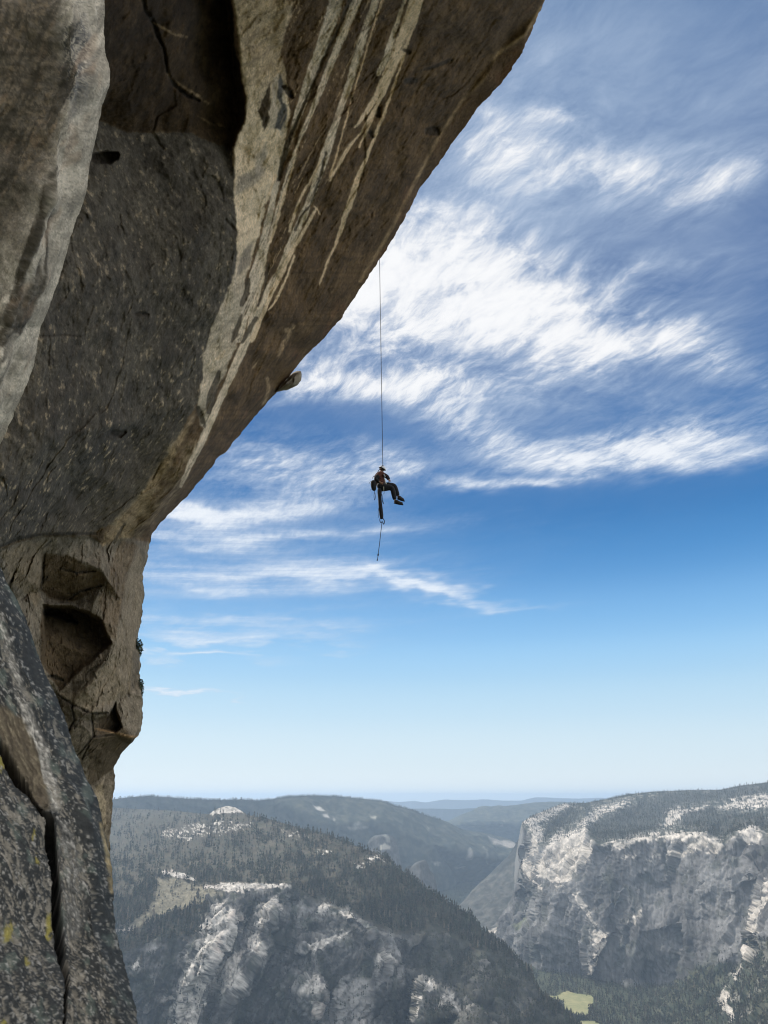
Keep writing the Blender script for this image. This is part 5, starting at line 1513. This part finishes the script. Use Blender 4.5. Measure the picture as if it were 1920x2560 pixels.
    for sgn in (-1, 1):
        blob('eye', hd + f * 0.082 + sd_ * 0.033 * sgn + upv * 0.012, (.014, .016, .012), boot, body, seg=10)
        blob('ear', hd - f * 0.005 + sd_ * 0.092 * sgn, (.03, .014, .036), skinm, body, seg=10)
    blob('nose', hd + f * 0.1 - upv * 0.012, (.026, .016, .026), skinm, body, seg=10)
    blob('mouth', hd + f * 0.086 - upv * 0.05, (.012, .026, .008), shirt, body, seg=10)
    blob('hair', hd - f * 0.018 + upv * 0.012, (.095, .098, .105), hairm, body, cut=-0.55)
    he = blob('helmet', hd + upv * 0.035, (.142, .122, .118), hel, body, cut=-0.05, seg=28)
    tube('helmet_stripe', [hd + upv * (0.035 + .121 * math.sin(t)) - f * 0.02 + sd_ * .125 * math.cos(t) for t in np.linspace(.45, 2.7, 16)], 0.016, black, he)
    rimp = [hd + upv * 0.028 + f * .144 * math.cos(t) + sd_ * .124 * math.sin(t) for t in np.linspace(0, 2 * math.pi, 28, endpoint=False)]
    tube('helmet_rim', rimp, 0.011, black, he, closed=True)
    tube('chin_strap', [hd + sd_ * .1 + upv * .03, hd + sd_ * .09 - upv * .06 + f * .03, hd - upv * .1 + f * .05, hd - sd_ * .09 - upv * .06 + f * .03, hd - sd_ * .1 + upv * .03], .007, black, he)
    # harness
    ax = (J['waist'] - J['pelvis']).normalized()
    e1 = ax.cross(Vector((0, 1, 0))).normalized(); e2 = ax.cross(e1)
    wc = J['pelvis'].lerp(J['waist'], .75)
    tube('harness_belt', [wc + e1 * .155 * math.cos(t) + e2 * .16 * math.sin(t) for t in np.linspace(0, 2 * math.pi, 24, endpoint=False)], .026, black, body, closed=True)
    for s, d in (('n', -1), ('f', 1)):
        c = L('hp' + s, 'kn' + s, .22)
        a = (J['kn' + s] - J['hp' + s]).normalized()
        u1 = a.cross(Vector((0, 1, 0))).normalized(); u2 = a.cross(u1)
        tube('leg_loop', [c + u1 * .13 * math.cos(t) + u2 * .122 * math.sin(t) for t in np.linspace(0, 2 * math.pi, 22, endpoint=False)], .017, white, body, closed=True)
    tube('chest_strap', smooth_pts([pp(943, 1199, -.16), pp(950, 1197, -.19), pp(958, 1194, -.14)]), .013, black, body)
    tube('white_sling', smooth_pts([pp(959, 1188, -.15), pp(961, 1196, -.18), pp(964, 1206, -.19), pp(966, 1212, -.18), pp(963, 1218, -.17), pp(958, 1223, -.15)]), [.012] * 8 + [.02] * 12 + [.012] * 11, white, body)
    tube('shoulder_strap', smooth_pts([pp(939, 1193, -.24), pp(943, 1183, -.2), pp(948, 1175, -.17), pp(954, 1176, -.1)]), .014, black, body)
    dv = pp(959, 1186, -.2)
    tube('belay_device', [dv, pp(961, 1189, -.2), pp(963, 1193, -.2)], [.02, .03, .022], metal, body)
    return black, white, metal, shirt


black_c, white_c, metal_c, rust_c = build_person()


def build_gear():
    ropem = plain_mat('dark_rope', (0.035, 0.037, 0.045), 0.85, 0.3, 120, 0.4)
    # the rope: from behind the lip straight down to the harness
    a, b = pp(947.5, 560, 0.25), pp(957.2, 1176, -0.08)
    pts = [a.lerp(b, t) for t in np.linspace(0, 1, 30)] + [pp(958, 1184, -.16), pp(959.5, 1190, -.2), pp(960.5, 1200, -.19)]
    tag(tube('climbing_rope', pts, 0.0125, ropem, None, 8), 'thin dark rope hanging from the cliff lip down to the climber', 'rope')
    # pack hanging at the hip
    pk = skin('backpack', [pp(934, 1200, -.3), pp(933.5, 1209, -.31), pp(934.5, 1219, -.3), pp(936, 1228, -.29)], [(0, 1), (1, 2), (2, 3)], [.1, .125, .115, .07], black_c)
    tag(pk, 'small black bag hanging at the hip behind the climber', 'bag')
    tube('shoulder_strap', smooth_pts([pp(931, 1196, -.3), pp(935, 1190, -.3), pp(939, 1196, -.29), pp(938, 1206, -.3)]), .011, black_c, pk)
    for pts in ([pp(928, 1203, -.34), pp(924, 1206, -.35), pp(922.5, 1210, -.35)], [pp(930, 1222, -.33), pp(927, 1224, -.34), pp(925.5, 1226, -.34)]):
        tube('loose_strap', smooth_pts(pts), .006, black_c, pk)
    # gear clipped under the hip
    cl = tube('gear_sling', smooth_pts([pp(937, 1224, -.26), pp(936, 1232, -.27), pp(935, 1240, -.27), pp(936.5, 1250, -.27), pp(938.5, 1243, -.26), pp(937.5, 1232, -.26)]), .0095, black_c)
    tag(cl, 'thin black sling loop dangling under the hip bag', 'sling')
    sl2 = tube('gear_sling', smooth_pts([pp(955, 1236, -.2), pp(956, 1246, -.2), pp(957, 1254, -.2), pp(958.5, 1259, -.2)]), [.012] * 10 + [.02] * 9, black_c)
    tag(sl2, 'short black sling dangling beside the long black bundle, under the thighs', 'sling')
    sl3 = tube('gear_sling', smooth_pts([pp(958, 1222, -.18), pp(961, 1230, -.19), pp(959.5, 1236, -.19), pp(957, 1230, -.19)]), .0045, ropem)
    tag(sl3, 'fine grey cord loop hanging between thighs and black bundle', 'sling')
    # the long hanging bundle of slings and aiders
    hb = skin('haul_bundle', [pp(948.5, 1221, -.16), pp(949, 1232, -.17), pp(949.5, 1245, -.17), pp(950.5, 1260, -.17), pp(952, 1275, -.17), pp(953.5, 1288, -.17), pp(954.5, 1298, -.17)], [(i, i + 1) for i in range(6)], [.085, .09, .072, .076, .084, .082, .06], black_c)
    tag(hb, 'long black bundle of slings hanging straight down below the climber', 'gear bundle')
    tube('strap_loop', smooth_pts([pp(955.5, 1294, -.17), pp(959.5, 1299, -.17), pp(961.3, 1305, -.17), pp(959, 1310.5, -.17), pp(956.5, 1304, -.17)]), .015, black_c, hb)
    tube('strap_loop', smooth_pts([pp(951, 1292, -.17), pp(949.5, 1300, -.17), pp(951.5, 1306, -.17), pp(954, 1306, -.17)]), .014, black_c, hb)
    tube('loose_strap', smooth_pts([pp(947, 1268, -.2), pp(945.5, 1280, -.2), pp(946, 1288, -.2), pp(945.6, 1294, -.2)]), .008, black_c, hb)
    # rope tail
    rt = tube('rope_tail', smooth_pts([pp(955, 1302, -.17), pp(954.3, 1312, -.17), pp(951.5, 1335, -.17), pp(948.8, 1360, -.17), pp(945.5, 1384, -.17), pp(945, 1390, -.17), pp(943.8, 1398, -.17), pp(942.7, 1402, -.17)]), .013, ropem)
    tag(rt, 'short dark rope tail with a knot hanging below the black bundle', 'rope')
    tube('knot', smooth_pts([pp(945.8, 1383, -.17), pp(945.3, 1387, -.17), pp(944.9, 1391, -.17)]), [.014] * 3 + [.03] * 7 + [.014] * 3, ropem, rt)
    tube('end_clip', smooth_pts([pp(943.6, 1398, -.17), pp(942.8, 1402, -.17)], 4), .02, ropem, rt)


build_gear()


# ------------------------------------------------------------------ shrubs on the cliff edge
def build_shrubs():
    m, nt, b = new_mat('shrub_leaves')
    g = nt.nodes.new('ShaderNodeNewGeometry')
    n1 = N(nt, 'ShaderNodeTexNoise', Scale=6.0, Detail=3.0)
    nt.links.new(g.outputs['Position'], n1.inputs['Vector'])
    r = nt.nodes.new('ShaderNodeValToRGB')
    e = r.color_ramp.elements
    e[0].position = .35; e[0].color = (0.012, 0.02, 0.012, 1); e[1].position = .7; e[1].color = (0.07, 0.085, 0.03, 1)
    nt.links.new(n1.outputs['Fac'], r.inputs['Fac']); nt.links.new(r.outputs[0], b.inputs['Base Color'])
    b.inputs['Roughness'].default_value = .8
    bark = plain_mat('bark', (0.06, 0.045, 0.03), .9)
    r_ = np.random.default_rng(3)
    for (x, y, rx, ry, lab) in [(343, 1622, 14, 27, 'dark green shrub clinging to the outer edge of the cliff, the upper one'), (348, 1726, 11, 30, 'olive green shrub clinging to the outer edge of the cliff, the lower one')]:
        root = bpy.data.objects.new('shrub', None); COL.objects.link(root)
        base = pp(x - 8, y + ry, 4.6)
        root.location = base
        tag(root, lab, 'shrub')
        c = pp(x, y, 4.35)
        sx, sz = rx * 0.0165, ry * 0.0165
        V, F = [], []
        for k in range(700):
            d = r_.normal(size=3); d /= np.linalg.norm(d)
            q = np.array(c) + d * np.array([sx, sx * 1.2, sz]) * r_.random() ** .4 - np.array(base)
            t = r_.normal(size=3); t /= np.linalg.norm(t); u = np.cross(t, r_.normal(size=3)); u /= np.linalg.norm(u)
            s = .03 + .035 * r_.random()
            i = len(V)
            V += [q - t * s, q + u * s * .45, q + t * s, q - u * s * .45]
            F.append([i, i + 1, i + 2, i + 3])
        link('foliage', np_mesh('foliage', np.array(V), np.array(F), m, None, False), root)
        st = tube('stem', [Vector((0, 0, 0)), (c - base) * .5 + Vector((-.03, 0, 0)), (c - base)], [.03, .022, .01], bark, root)


build_shrubs()

# ================================================================== CAMERA
cam = bpy.data.cameras.new('camera')
co = bpy.data.objects.new('camera', cam)
COL.objects.link(co)
co.rotation_euler = (math.pi / 2 + PITCH, 0, 0)
cam.sensor_fit = 'VERTICAL'
cam.sensor_height = 36.0
cam.lens = 36.0 * FPX / 2560.0
cam.clip_start = 0.1
cam.clip_end = 200000.0
cam.dof.use_dof = True
cam.dof.focus_distance = 26.0
cam.dof.aperture_fstop = 6.5
scene.camera = co

# ================================================================== SUN + SKY
SUN_EL, SUN_AZ = math.radians(41), math.radians(-55)     # azimuth from +Y towards +X
sl = bpy.data.lights.new('sun', 'SUN')
sl.energy = 4.8
sl.angle = math.radians(0.53)
sl.color = (1.0, 0.95, 0.87)
so = bpy.data.objects.new('sun', sl)
COL.objects.link(so)
sd = Vector((math.sin(SUN_AZ) * math.cos(SUN_EL), math.cos(SUN_AZ) * math.cos(SUN_EL), math.sin(SUN_EL)))
so.rotation_euler = sd.to_track_quat('Z', 'Y').to_euler()
so.location = (0, 0, 60)


def lin(c):
    return tuple((x / 255 / 12.92) if x / 255 <= 0.04045 else ((x / 255 + 0.055) / 1.055) ** 2.4 for x in c)


def azel(px, py):
    dx, dy, dz = ray(px, py)
    return np.array([math.degrees(math.atan2(dx, dy)), math.degrees(math.atan2(dz, math.hypot(dx, dy)))])


def build_sky():
    w = bpy.data.worlds.new('World')
    scene.world = w
    w.use_nodes = True
    nt = w.node_tree
    nt.nodes.clear()
    L = nt.links.new
    out = nt.nodes.new('ShaderNodeOutputWorld')
    bg = nt.nodes.new('ShaderNodeBackground')
    L(bg.outputs[0], out.inputs[0])
    STR = 0.1
    bg.inputs['Strength'].default_value = STR
    tc = nt.nodes.new('ShaderNodeTexCoord')
    d = tc.outputs['Generated']
    sep = nt.nodes.new('ShaderNodeSeparateXYZ')
    L(d, sep.inputs[0])
    dx, dy, dz = sep.outputs
    M = lambda op, a, b=None, c=None, cl=False: math_n(nt, op, a, b, c, cl)
    hor = M('SQRT', M('ADD', M('MULTIPLY', dx, dx), M('MULTIPLY', dy, dy)))
    el = M('MULTIPLY', M('ARCTAN2', dz, hor), 180 / math.pi)
    az = M('MULTIPLY', M('ARCTAN2', dx, dy), 180 / math.pi)
    # clear sky: height gradient over a Nishita sky
    sky = nt.nodes.new('ShaderNodeTexSky')
    sky.sky_type = 'NISHITA'
    sky.sun_disc = False
    sky.sun_elevation = SUN_EL
    sky.sun_rotation = SUN_AZ % (2 * math.pi)
    sky.altitude = 2500
    ramp = nt.nodes.new('ShaderNodeValToRGB')
    ramp.color_ramp.interpolation = 'CARDINAL'
    stops = [(-90, (120, 128, 138)), (-3, (190, 210, 224)), (0, (232, 243, 249)), (2, (226, 241, 249)), (5, (208, 234, 249)), (8, (182, 222, 249)), (11, (150, 204, 247)), (15, (104, 168, 226)), (20, (54, 127, 193)), (29, (46, 106, 170)), (38, (54, 98, 157)), (50, (68, 110, 163)), (60, (74, 114, 164)), (90, (60, 100, 155))]
    e = ramp.color_ramp.elements
    for i, (a, c) in enumerate(stops):
        p = (a + 90) / 180
        q = e[i] if i < 2 else e.new(p)
        q.position = p
        q.color = lin(c) + (1,)
    L(M('MULTIPLY_ADD', el, 1 / 180, 0.5), ramp.inputs['Fac'])
    base = nt.nodes.new('ShaderNodeMix'); base.data_type = 'RGBA'
    base.inputs[0].default_value = 0.12
    s10 = nt.nodes.new('ShaderNodeVectorMath'); s10.operation = 'SCALE'; s10.inputs['Scale'].default_value = 1 / STR
    L(ramp.outputs[0], s10.inputs[0])
    L(s10.outputs[0], base.inputs[6]); L(sky.outputs[0], base.inputs[7])
    # a flat cirrus layer: directions meet it at dx/dz, dy/dz
    zz = M('ADD', M('MAXIMUM', dz, 0.0), 0.10)
    cx_, cy_ = M('DIVIDE', dx, zz), M('DIVIDE', dy, zz)
    cmb = nt.nodes.new('ShaderNodeCombineXYZ')
    L(cx_, cmb.inputs[0]); L(cy_, cmb.inputs[1])
    wn = N(nt, 'ShaderNodeTexNoise', Scale=1.6, Detail=4.0, Roughness=0.6)
    L(cmb.outputs[0], wn.inputs['Vector'])
    wsub = nt.nodes.new('ShaderNodeVectorMath'); wsub.operation = 'SUBTRACT'; wsub.inputs[1].default_value = (0.5, 0.5, 0.5)
    L(wn.outputs['Color'], wsub.inputs[0])
    # warped az/el for the cloud bodies
    ae = nt.nodes.new('ShaderNodeCombineXYZ')
    L(az, ae.inputs[0]); L(el, ae.inputs[1]); ae.inputs[2].default_value = 1.0
    wmul = nt.nodes.new('ShaderNodeVectorMath'); wmul.operation = 'MULTIPLY_ADD'
    L(wsub.outputs[0], wmul.inputs[0]); wmul.inputs[1].default_value = (11.0, 7.0, 0.0); L(ae.outputs[0], wmul.inputs[2])
    aew = wmul.outputs[0]
    blobs = [(1110, 710, 370, 150, 8, 1.15), (1010, 690, 200, 150, -10, 0.5), (1350, 800, 260, 75, 25, 0.8), (880, 800, 150, 100, -10, 0.5), (1420, 740, 140, 60, -20, 0.5),
             (1450, 410, 260, 70, 8, 0.7), (1765, 455, 120, 50, -28, 0.55), (1407, 288, 60, 22, 0, 0.6), (1500, 180, 600, 320, 5, 0.24), (1250, 100, 220, 140, -20, 0.22), (1210, 365, 190, 80, -15, 0.5), (1130, 560, 200, 70, -30, 0.45),
             (1540, 850, 210, 30, -10, 0.75), (1810, 895, 190, 40, 8, 0.6), (1640, 800, 200, 40, 20, 0.3), (1700, 1080, 250, 44, -14, 0.9), (1530, 1125, 210, 28, -4, 0.6), (1880, 1110, 120, 30, -4, 0.5), (1180, 1065, 230, 48, 17, 0.9), (900, 970, 230, 46, -3, 0.95), (760, 1000, 130, 36, -12, 0.6),
             (1180, 1190, 85, 20, -2, 0.8), (1330, 1183, 90, 9, -4, 0.55), (590, 1262, 170, 32, -6, 1.0), (470, 1275, 70, 28, 0, 0.5), (720, 1160, 230, 46, 10, 0.62), (970, 1145, 120, 26, 0, 0.7), (620, 1440, 330, 36, 3, 0.85), (980, 1472, 240, 12, 4, 0.85), (520, 1545, 300, 24, 2, 0.8), (600, 1340, 330, 14, -1, 0.7),
             (430, 1742, 90, 11, 0, 1.2), (620, 1350, 300, 50, 2, 0.22), (480, 1640, 220, 11, 2, 0.6), (560, 1590, 280, 14, 2, 0.5), (600, 1400, 450, 150, 0, 0.16), (1300, 980, 330, 80, 5, 0.22), (640, 1200, 300, 80, 5, .25), (1700, 700, 250, 70, 0, 0.18), (1750, 300, 260, 120, 0, 0.08), (1350, 1330, 400, 40, 0, .10)]
    veils = [(1500, 160, 680, 300, 5, .46), (1250, 450, 320, 150, -20, .42), (620, 1380, 450, 190, 0, .26), (1620, 900, 420, 200, 0, .14), (1050, 1010, 420, 140, 5, .24), (1750, 650, 260, 250, 0, .12), (1150, 720, 420, 200, 5, .35)]

    def bodies(lst):
        acc = None
        for bx, by, sa, sb, rot, wgt in lst:
            c0 = azel(bx, by)
            r = math.radians(rot)
            e1 = azel(bx + sa * math.cos(r), by + sa * math.sin(r)) - c0
            e2 = azel(bx - sb * math.sin(r), by + sb * math.cos(r)) - c0
            Mi = np.linalg.inv(np.array([[e1[0], e2[0]], [e1[1], e2[1]]]))
            k = -Mi @ c0
            q = []
            for row in (0, 1):
                dt = nt.nodes.new('ShaderNodeVectorMath'); dt.operation = 'DOT_PRODUCT'
                L(aew, dt.inputs[0]); dt.inputs[1].default_value = (Mi[row, 0], Mi[row, 1], k[row])
                q.append(dt.outputs['Value'])
            r2 = M('MULTIPLY_ADD', q[0], q[0], M('MULTIPLY', q[1], q[1]))
            g = M('POWER', 2.718, M('MULTIPLY', r2, -0.75))
            acc = M('MULTIPLY', g, wgt) if acc is None else M('MULTIPLY_ADD', g, wgt, acc)
        return acc
    acc = bodies(blobs)
    veil = bodies(veils)
    acc = M('SUBTRACT', 1.0, M('POWER', 2.718, M('MULTIPLY', acc, -1.0)))
    # added white cloud, unseen behind and beside the viewer, as fill light
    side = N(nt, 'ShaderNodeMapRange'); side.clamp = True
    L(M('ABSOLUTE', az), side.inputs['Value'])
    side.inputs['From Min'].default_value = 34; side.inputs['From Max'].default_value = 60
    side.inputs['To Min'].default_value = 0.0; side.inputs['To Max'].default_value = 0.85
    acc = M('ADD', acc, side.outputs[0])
    # fibres: a body noise carved by two finer, drawn-out wisps
    def layer(angle, scl, warp, scale, detail, rough, dist):
        mp = nt.nodes.new('ShaderNodeMapping')
        mp.vector_type = 'TEXTURE'
        mp.inputs['Rotation'].default_value = (0, 0, math.radians(angle))
        mp.inputs['Scale'].default_value = (1 / scl[0], 1 / scl[1], 1)
        L(cmb.outputs[0], mp.inputs[0])
        wv = nt.nodes.new('ShaderNodeVectorMath'); wv.operation = 'MULTIPLY_ADD'
        L(wsub.outputs[0], wv.inputs[0]); wv.inputs[1].default_value = (warp, warp, 0.0); L(mp.outputs[0], wv.inputs[2])
        f = N(nt, 'ShaderNodeTexNoise', Scale=scale, Detail=detail, Roughness=rough, Distortion=dist)
        L(wv.outputs[0], f.inputs['Vector'])
        return M('SUBTRACT', f.outputs['Fac'], 0.5)
    n1 = layer(-25, (1.1, 1.9), 0.5, 3.6, 12.0, 0.68, 0.1)
    n2 = layer(-52, (3.6, 10.5), 1.9, 2.3, 8.0, 0.68, 0.25)
    n3 = layer(-68, (8.0, 24.0), 3.0, 2.0, 5.0, 0.6, 0.2)
    n4 = layer(0, (1.0, 1.0), 0.3, 1.3, 3.0, 0.5, 0.0)
    # low in the sky the layer is seen edge-on: long level streaks
    sv = nt.nodes.new('ShaderNodeCombineXYZ')
    L(M('MULTIPLY', az, 0.035), sv.inputs[0]); L(M('MULTIPLY_ADD', az, -0.03, M('MULTIPLY', el, 0.62)), sv.inputs[1])
    sn = N(nt, 'ShaderNodeTexNoise', Scale=1.0, Detail=7.0, Roughness=0.6, Distortion=0.15)
    L(sv.outputs[0], sn.inputs['Vector'])
    lowm = N(nt, 'ShaderNodeMapRange')
    L(el, lowm.inputs['Value'])
    lowm.inputs['From Min'].default_value = 26; lowm.inputs['From Max'].default_value = 17
    n5 = M('MULTIPLY', M('SUBTRACT', sn.outputs['Fac'], 0.5), M('MULTIPLY', lowm.outputs[0], 3.2))
    nn = M('ADD', M('MULTIPLY', n1, 2.1), M('ADD', M('MULTIPLY', n2, 1.35), M('MULTIPLY', n3, 0.8)))
    nn = M('ADD', M('MULTIPLY', nn, M('MULTIPLY_ADD', lowm.outputs[0], -0.6, 1.0)), n5)
    amp = M('MINIMUM', M('MULTIPLY_ADD', acc, 0.85, 0.10), 0.58)
    dens = M('MULTIPLY_ADD', nn, amp, acc)
    dens = M('MULTIPLY_ADD', n4, M('MULTIPLY', acc, 0.6), dens)
    mr = N(nt, 'ShaderNodeMapRange'); mr.interpolation_type = 'SMOOTHSTEP'
    L(dens, mr.inputs['Value'])
    mr.inputs['From Min'].default_value = 0.06; mr.inputs['From Max'].default_value = 0.98
    fade = N(nt, 'ShaderNodeMapRange'); fade.interpolation_type = 'SMOOTHSTEP'
    L(el, fade.inputs['Value'])
    fade.inputs['From Min'].default_value = 1.0; fade.inputs['From Max'].default_value = 6.0
    alpha = M('MULTIPLY', mr.outputs[0], fade.outputs[0])
    # thin cloud is blue-grey, thick cloud is white
    cr = nt.nodes.new('ShaderNodeValToRGB')
    e = cr.color_ramp.elements
    e[0].position = 0.0; e[0].color = lin((150, 172, 200)) + (1,)
    e[1].position = 0.9; e[1].color = lin((250, 251, 253)) + (1,)
    q = e.new(0.45); q.color = lin((186, 202, 224)) + (1,)
    L(mr.outputs[0], cr.inputs['Fac'])
    low = N(nt, 'ShaderNodeMapRange')
    L(el, low.inputs['Value'])
    low.inputs['From Min'].default_value = 32; low.inputs['From Max'].default_value = 14
    lowc = nt.nodes.new('ShaderNodeMix'); lowc.data_type = 'RGBA'
    L(M('MULTIPLY', low.outputs[0], 0.75), lowc.inputs[0]); L(cr.outputs[0], lowc.inputs[6]); lowc.inputs[7].default_value = lin((226, 238, 252)) + (1,)
    c10 = nt.nodes.new('ShaderNodeVectorMath'); c10.operation = 'SCALE'; c10.inputs['Scale'].default_value = 1 / STR
    L(lowc.outputs[2], c10.inputs[0])
    fin = nt.nodes.new('ShaderNodeMix'); fin.data_type = 'RGBA'
    va = M('MULTIPLY', veil, M('MULTIPLY_ADD', M('ADD', n1, M('MULTIPLY', n2, 0.25)), 1.8, 0.95), cl=True)
    vm = nt.nodes.new('ShaderNodeMix'); vm.data_type = 'RGBA'
    L(va, vm.inputs[0]); L(base.outputs[2], vm.inputs[6]); vm.inputs[7].default_value = tuple(v / STR for v in lin((176, 196, 222))) + (1,)
    # unseen cloud to the sides and behind is brightened to light the overhang
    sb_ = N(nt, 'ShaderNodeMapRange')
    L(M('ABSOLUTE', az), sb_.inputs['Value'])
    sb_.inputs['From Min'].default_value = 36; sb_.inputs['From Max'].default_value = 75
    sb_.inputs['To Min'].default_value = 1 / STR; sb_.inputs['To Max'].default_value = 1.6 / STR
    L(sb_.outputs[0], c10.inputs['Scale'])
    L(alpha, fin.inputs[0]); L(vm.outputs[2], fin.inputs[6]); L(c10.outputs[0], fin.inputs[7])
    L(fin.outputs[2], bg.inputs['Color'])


build_sky()


# ================================================================== VALLEY HAZE
def build_haze():
    m = bpy.data.materials.new('valley_air')
    m.use_nodes = True
    nt = m.node_tree
    nt.nodes.clear()
    out = nt.nodes.new('ShaderNodeOutputMaterial')
    v = nt.nodes.new('ShaderNodeVolumePrincipled')
    v.inputs['Color'].default_value = (0.62, 0.80, 1.0, 1)
    v.inputs['Density'].default_value = 3.3e-5
    v.inputs['Anisotropy'].default_value = 0.25
    nt.links.new(v.outputs[0], out.inputs['Volume'])
    e, z0, z1 = 63500.0, -2700.0, 240.0
    V = np.array([(x, y, z) for z in (z0, z1) for y in (-e, e) for x in (-e, e)])
    F = np.array([[0, 2, 3, 1], [4, 5, 7, 6], [0, 1, 5, 4], [2, 6, 7, 3], [0, 4, 6, 2], [1, 3, 7, 5]])
    o = link('haze', np_mesh('haze', V, F, m, None, False))
    tag(o, 'thin blue haze filling the valley air', 'haze', None, 'stuff')


build_haze()

scene.view_settings.view_transform = 'Standard'
scene.view_settings.look = 'None'
scene.view_settings.exposure = 0.0
scene.view_settings.gamma = 1.0
scene.render.film_transparent = False
cy = scene.cycles
cy.max_bounces = 5
cy.diffuse_bounces = 3
cy.glossy_bounces = 1
cy.transmission_bounces = 2
cy.volume_bounces = 0
cy.transparent_max_bounces = 8
cy.filter_width = 1.15
cy.use_denoising = True
cy.sample_clamp_indirect = 4.0
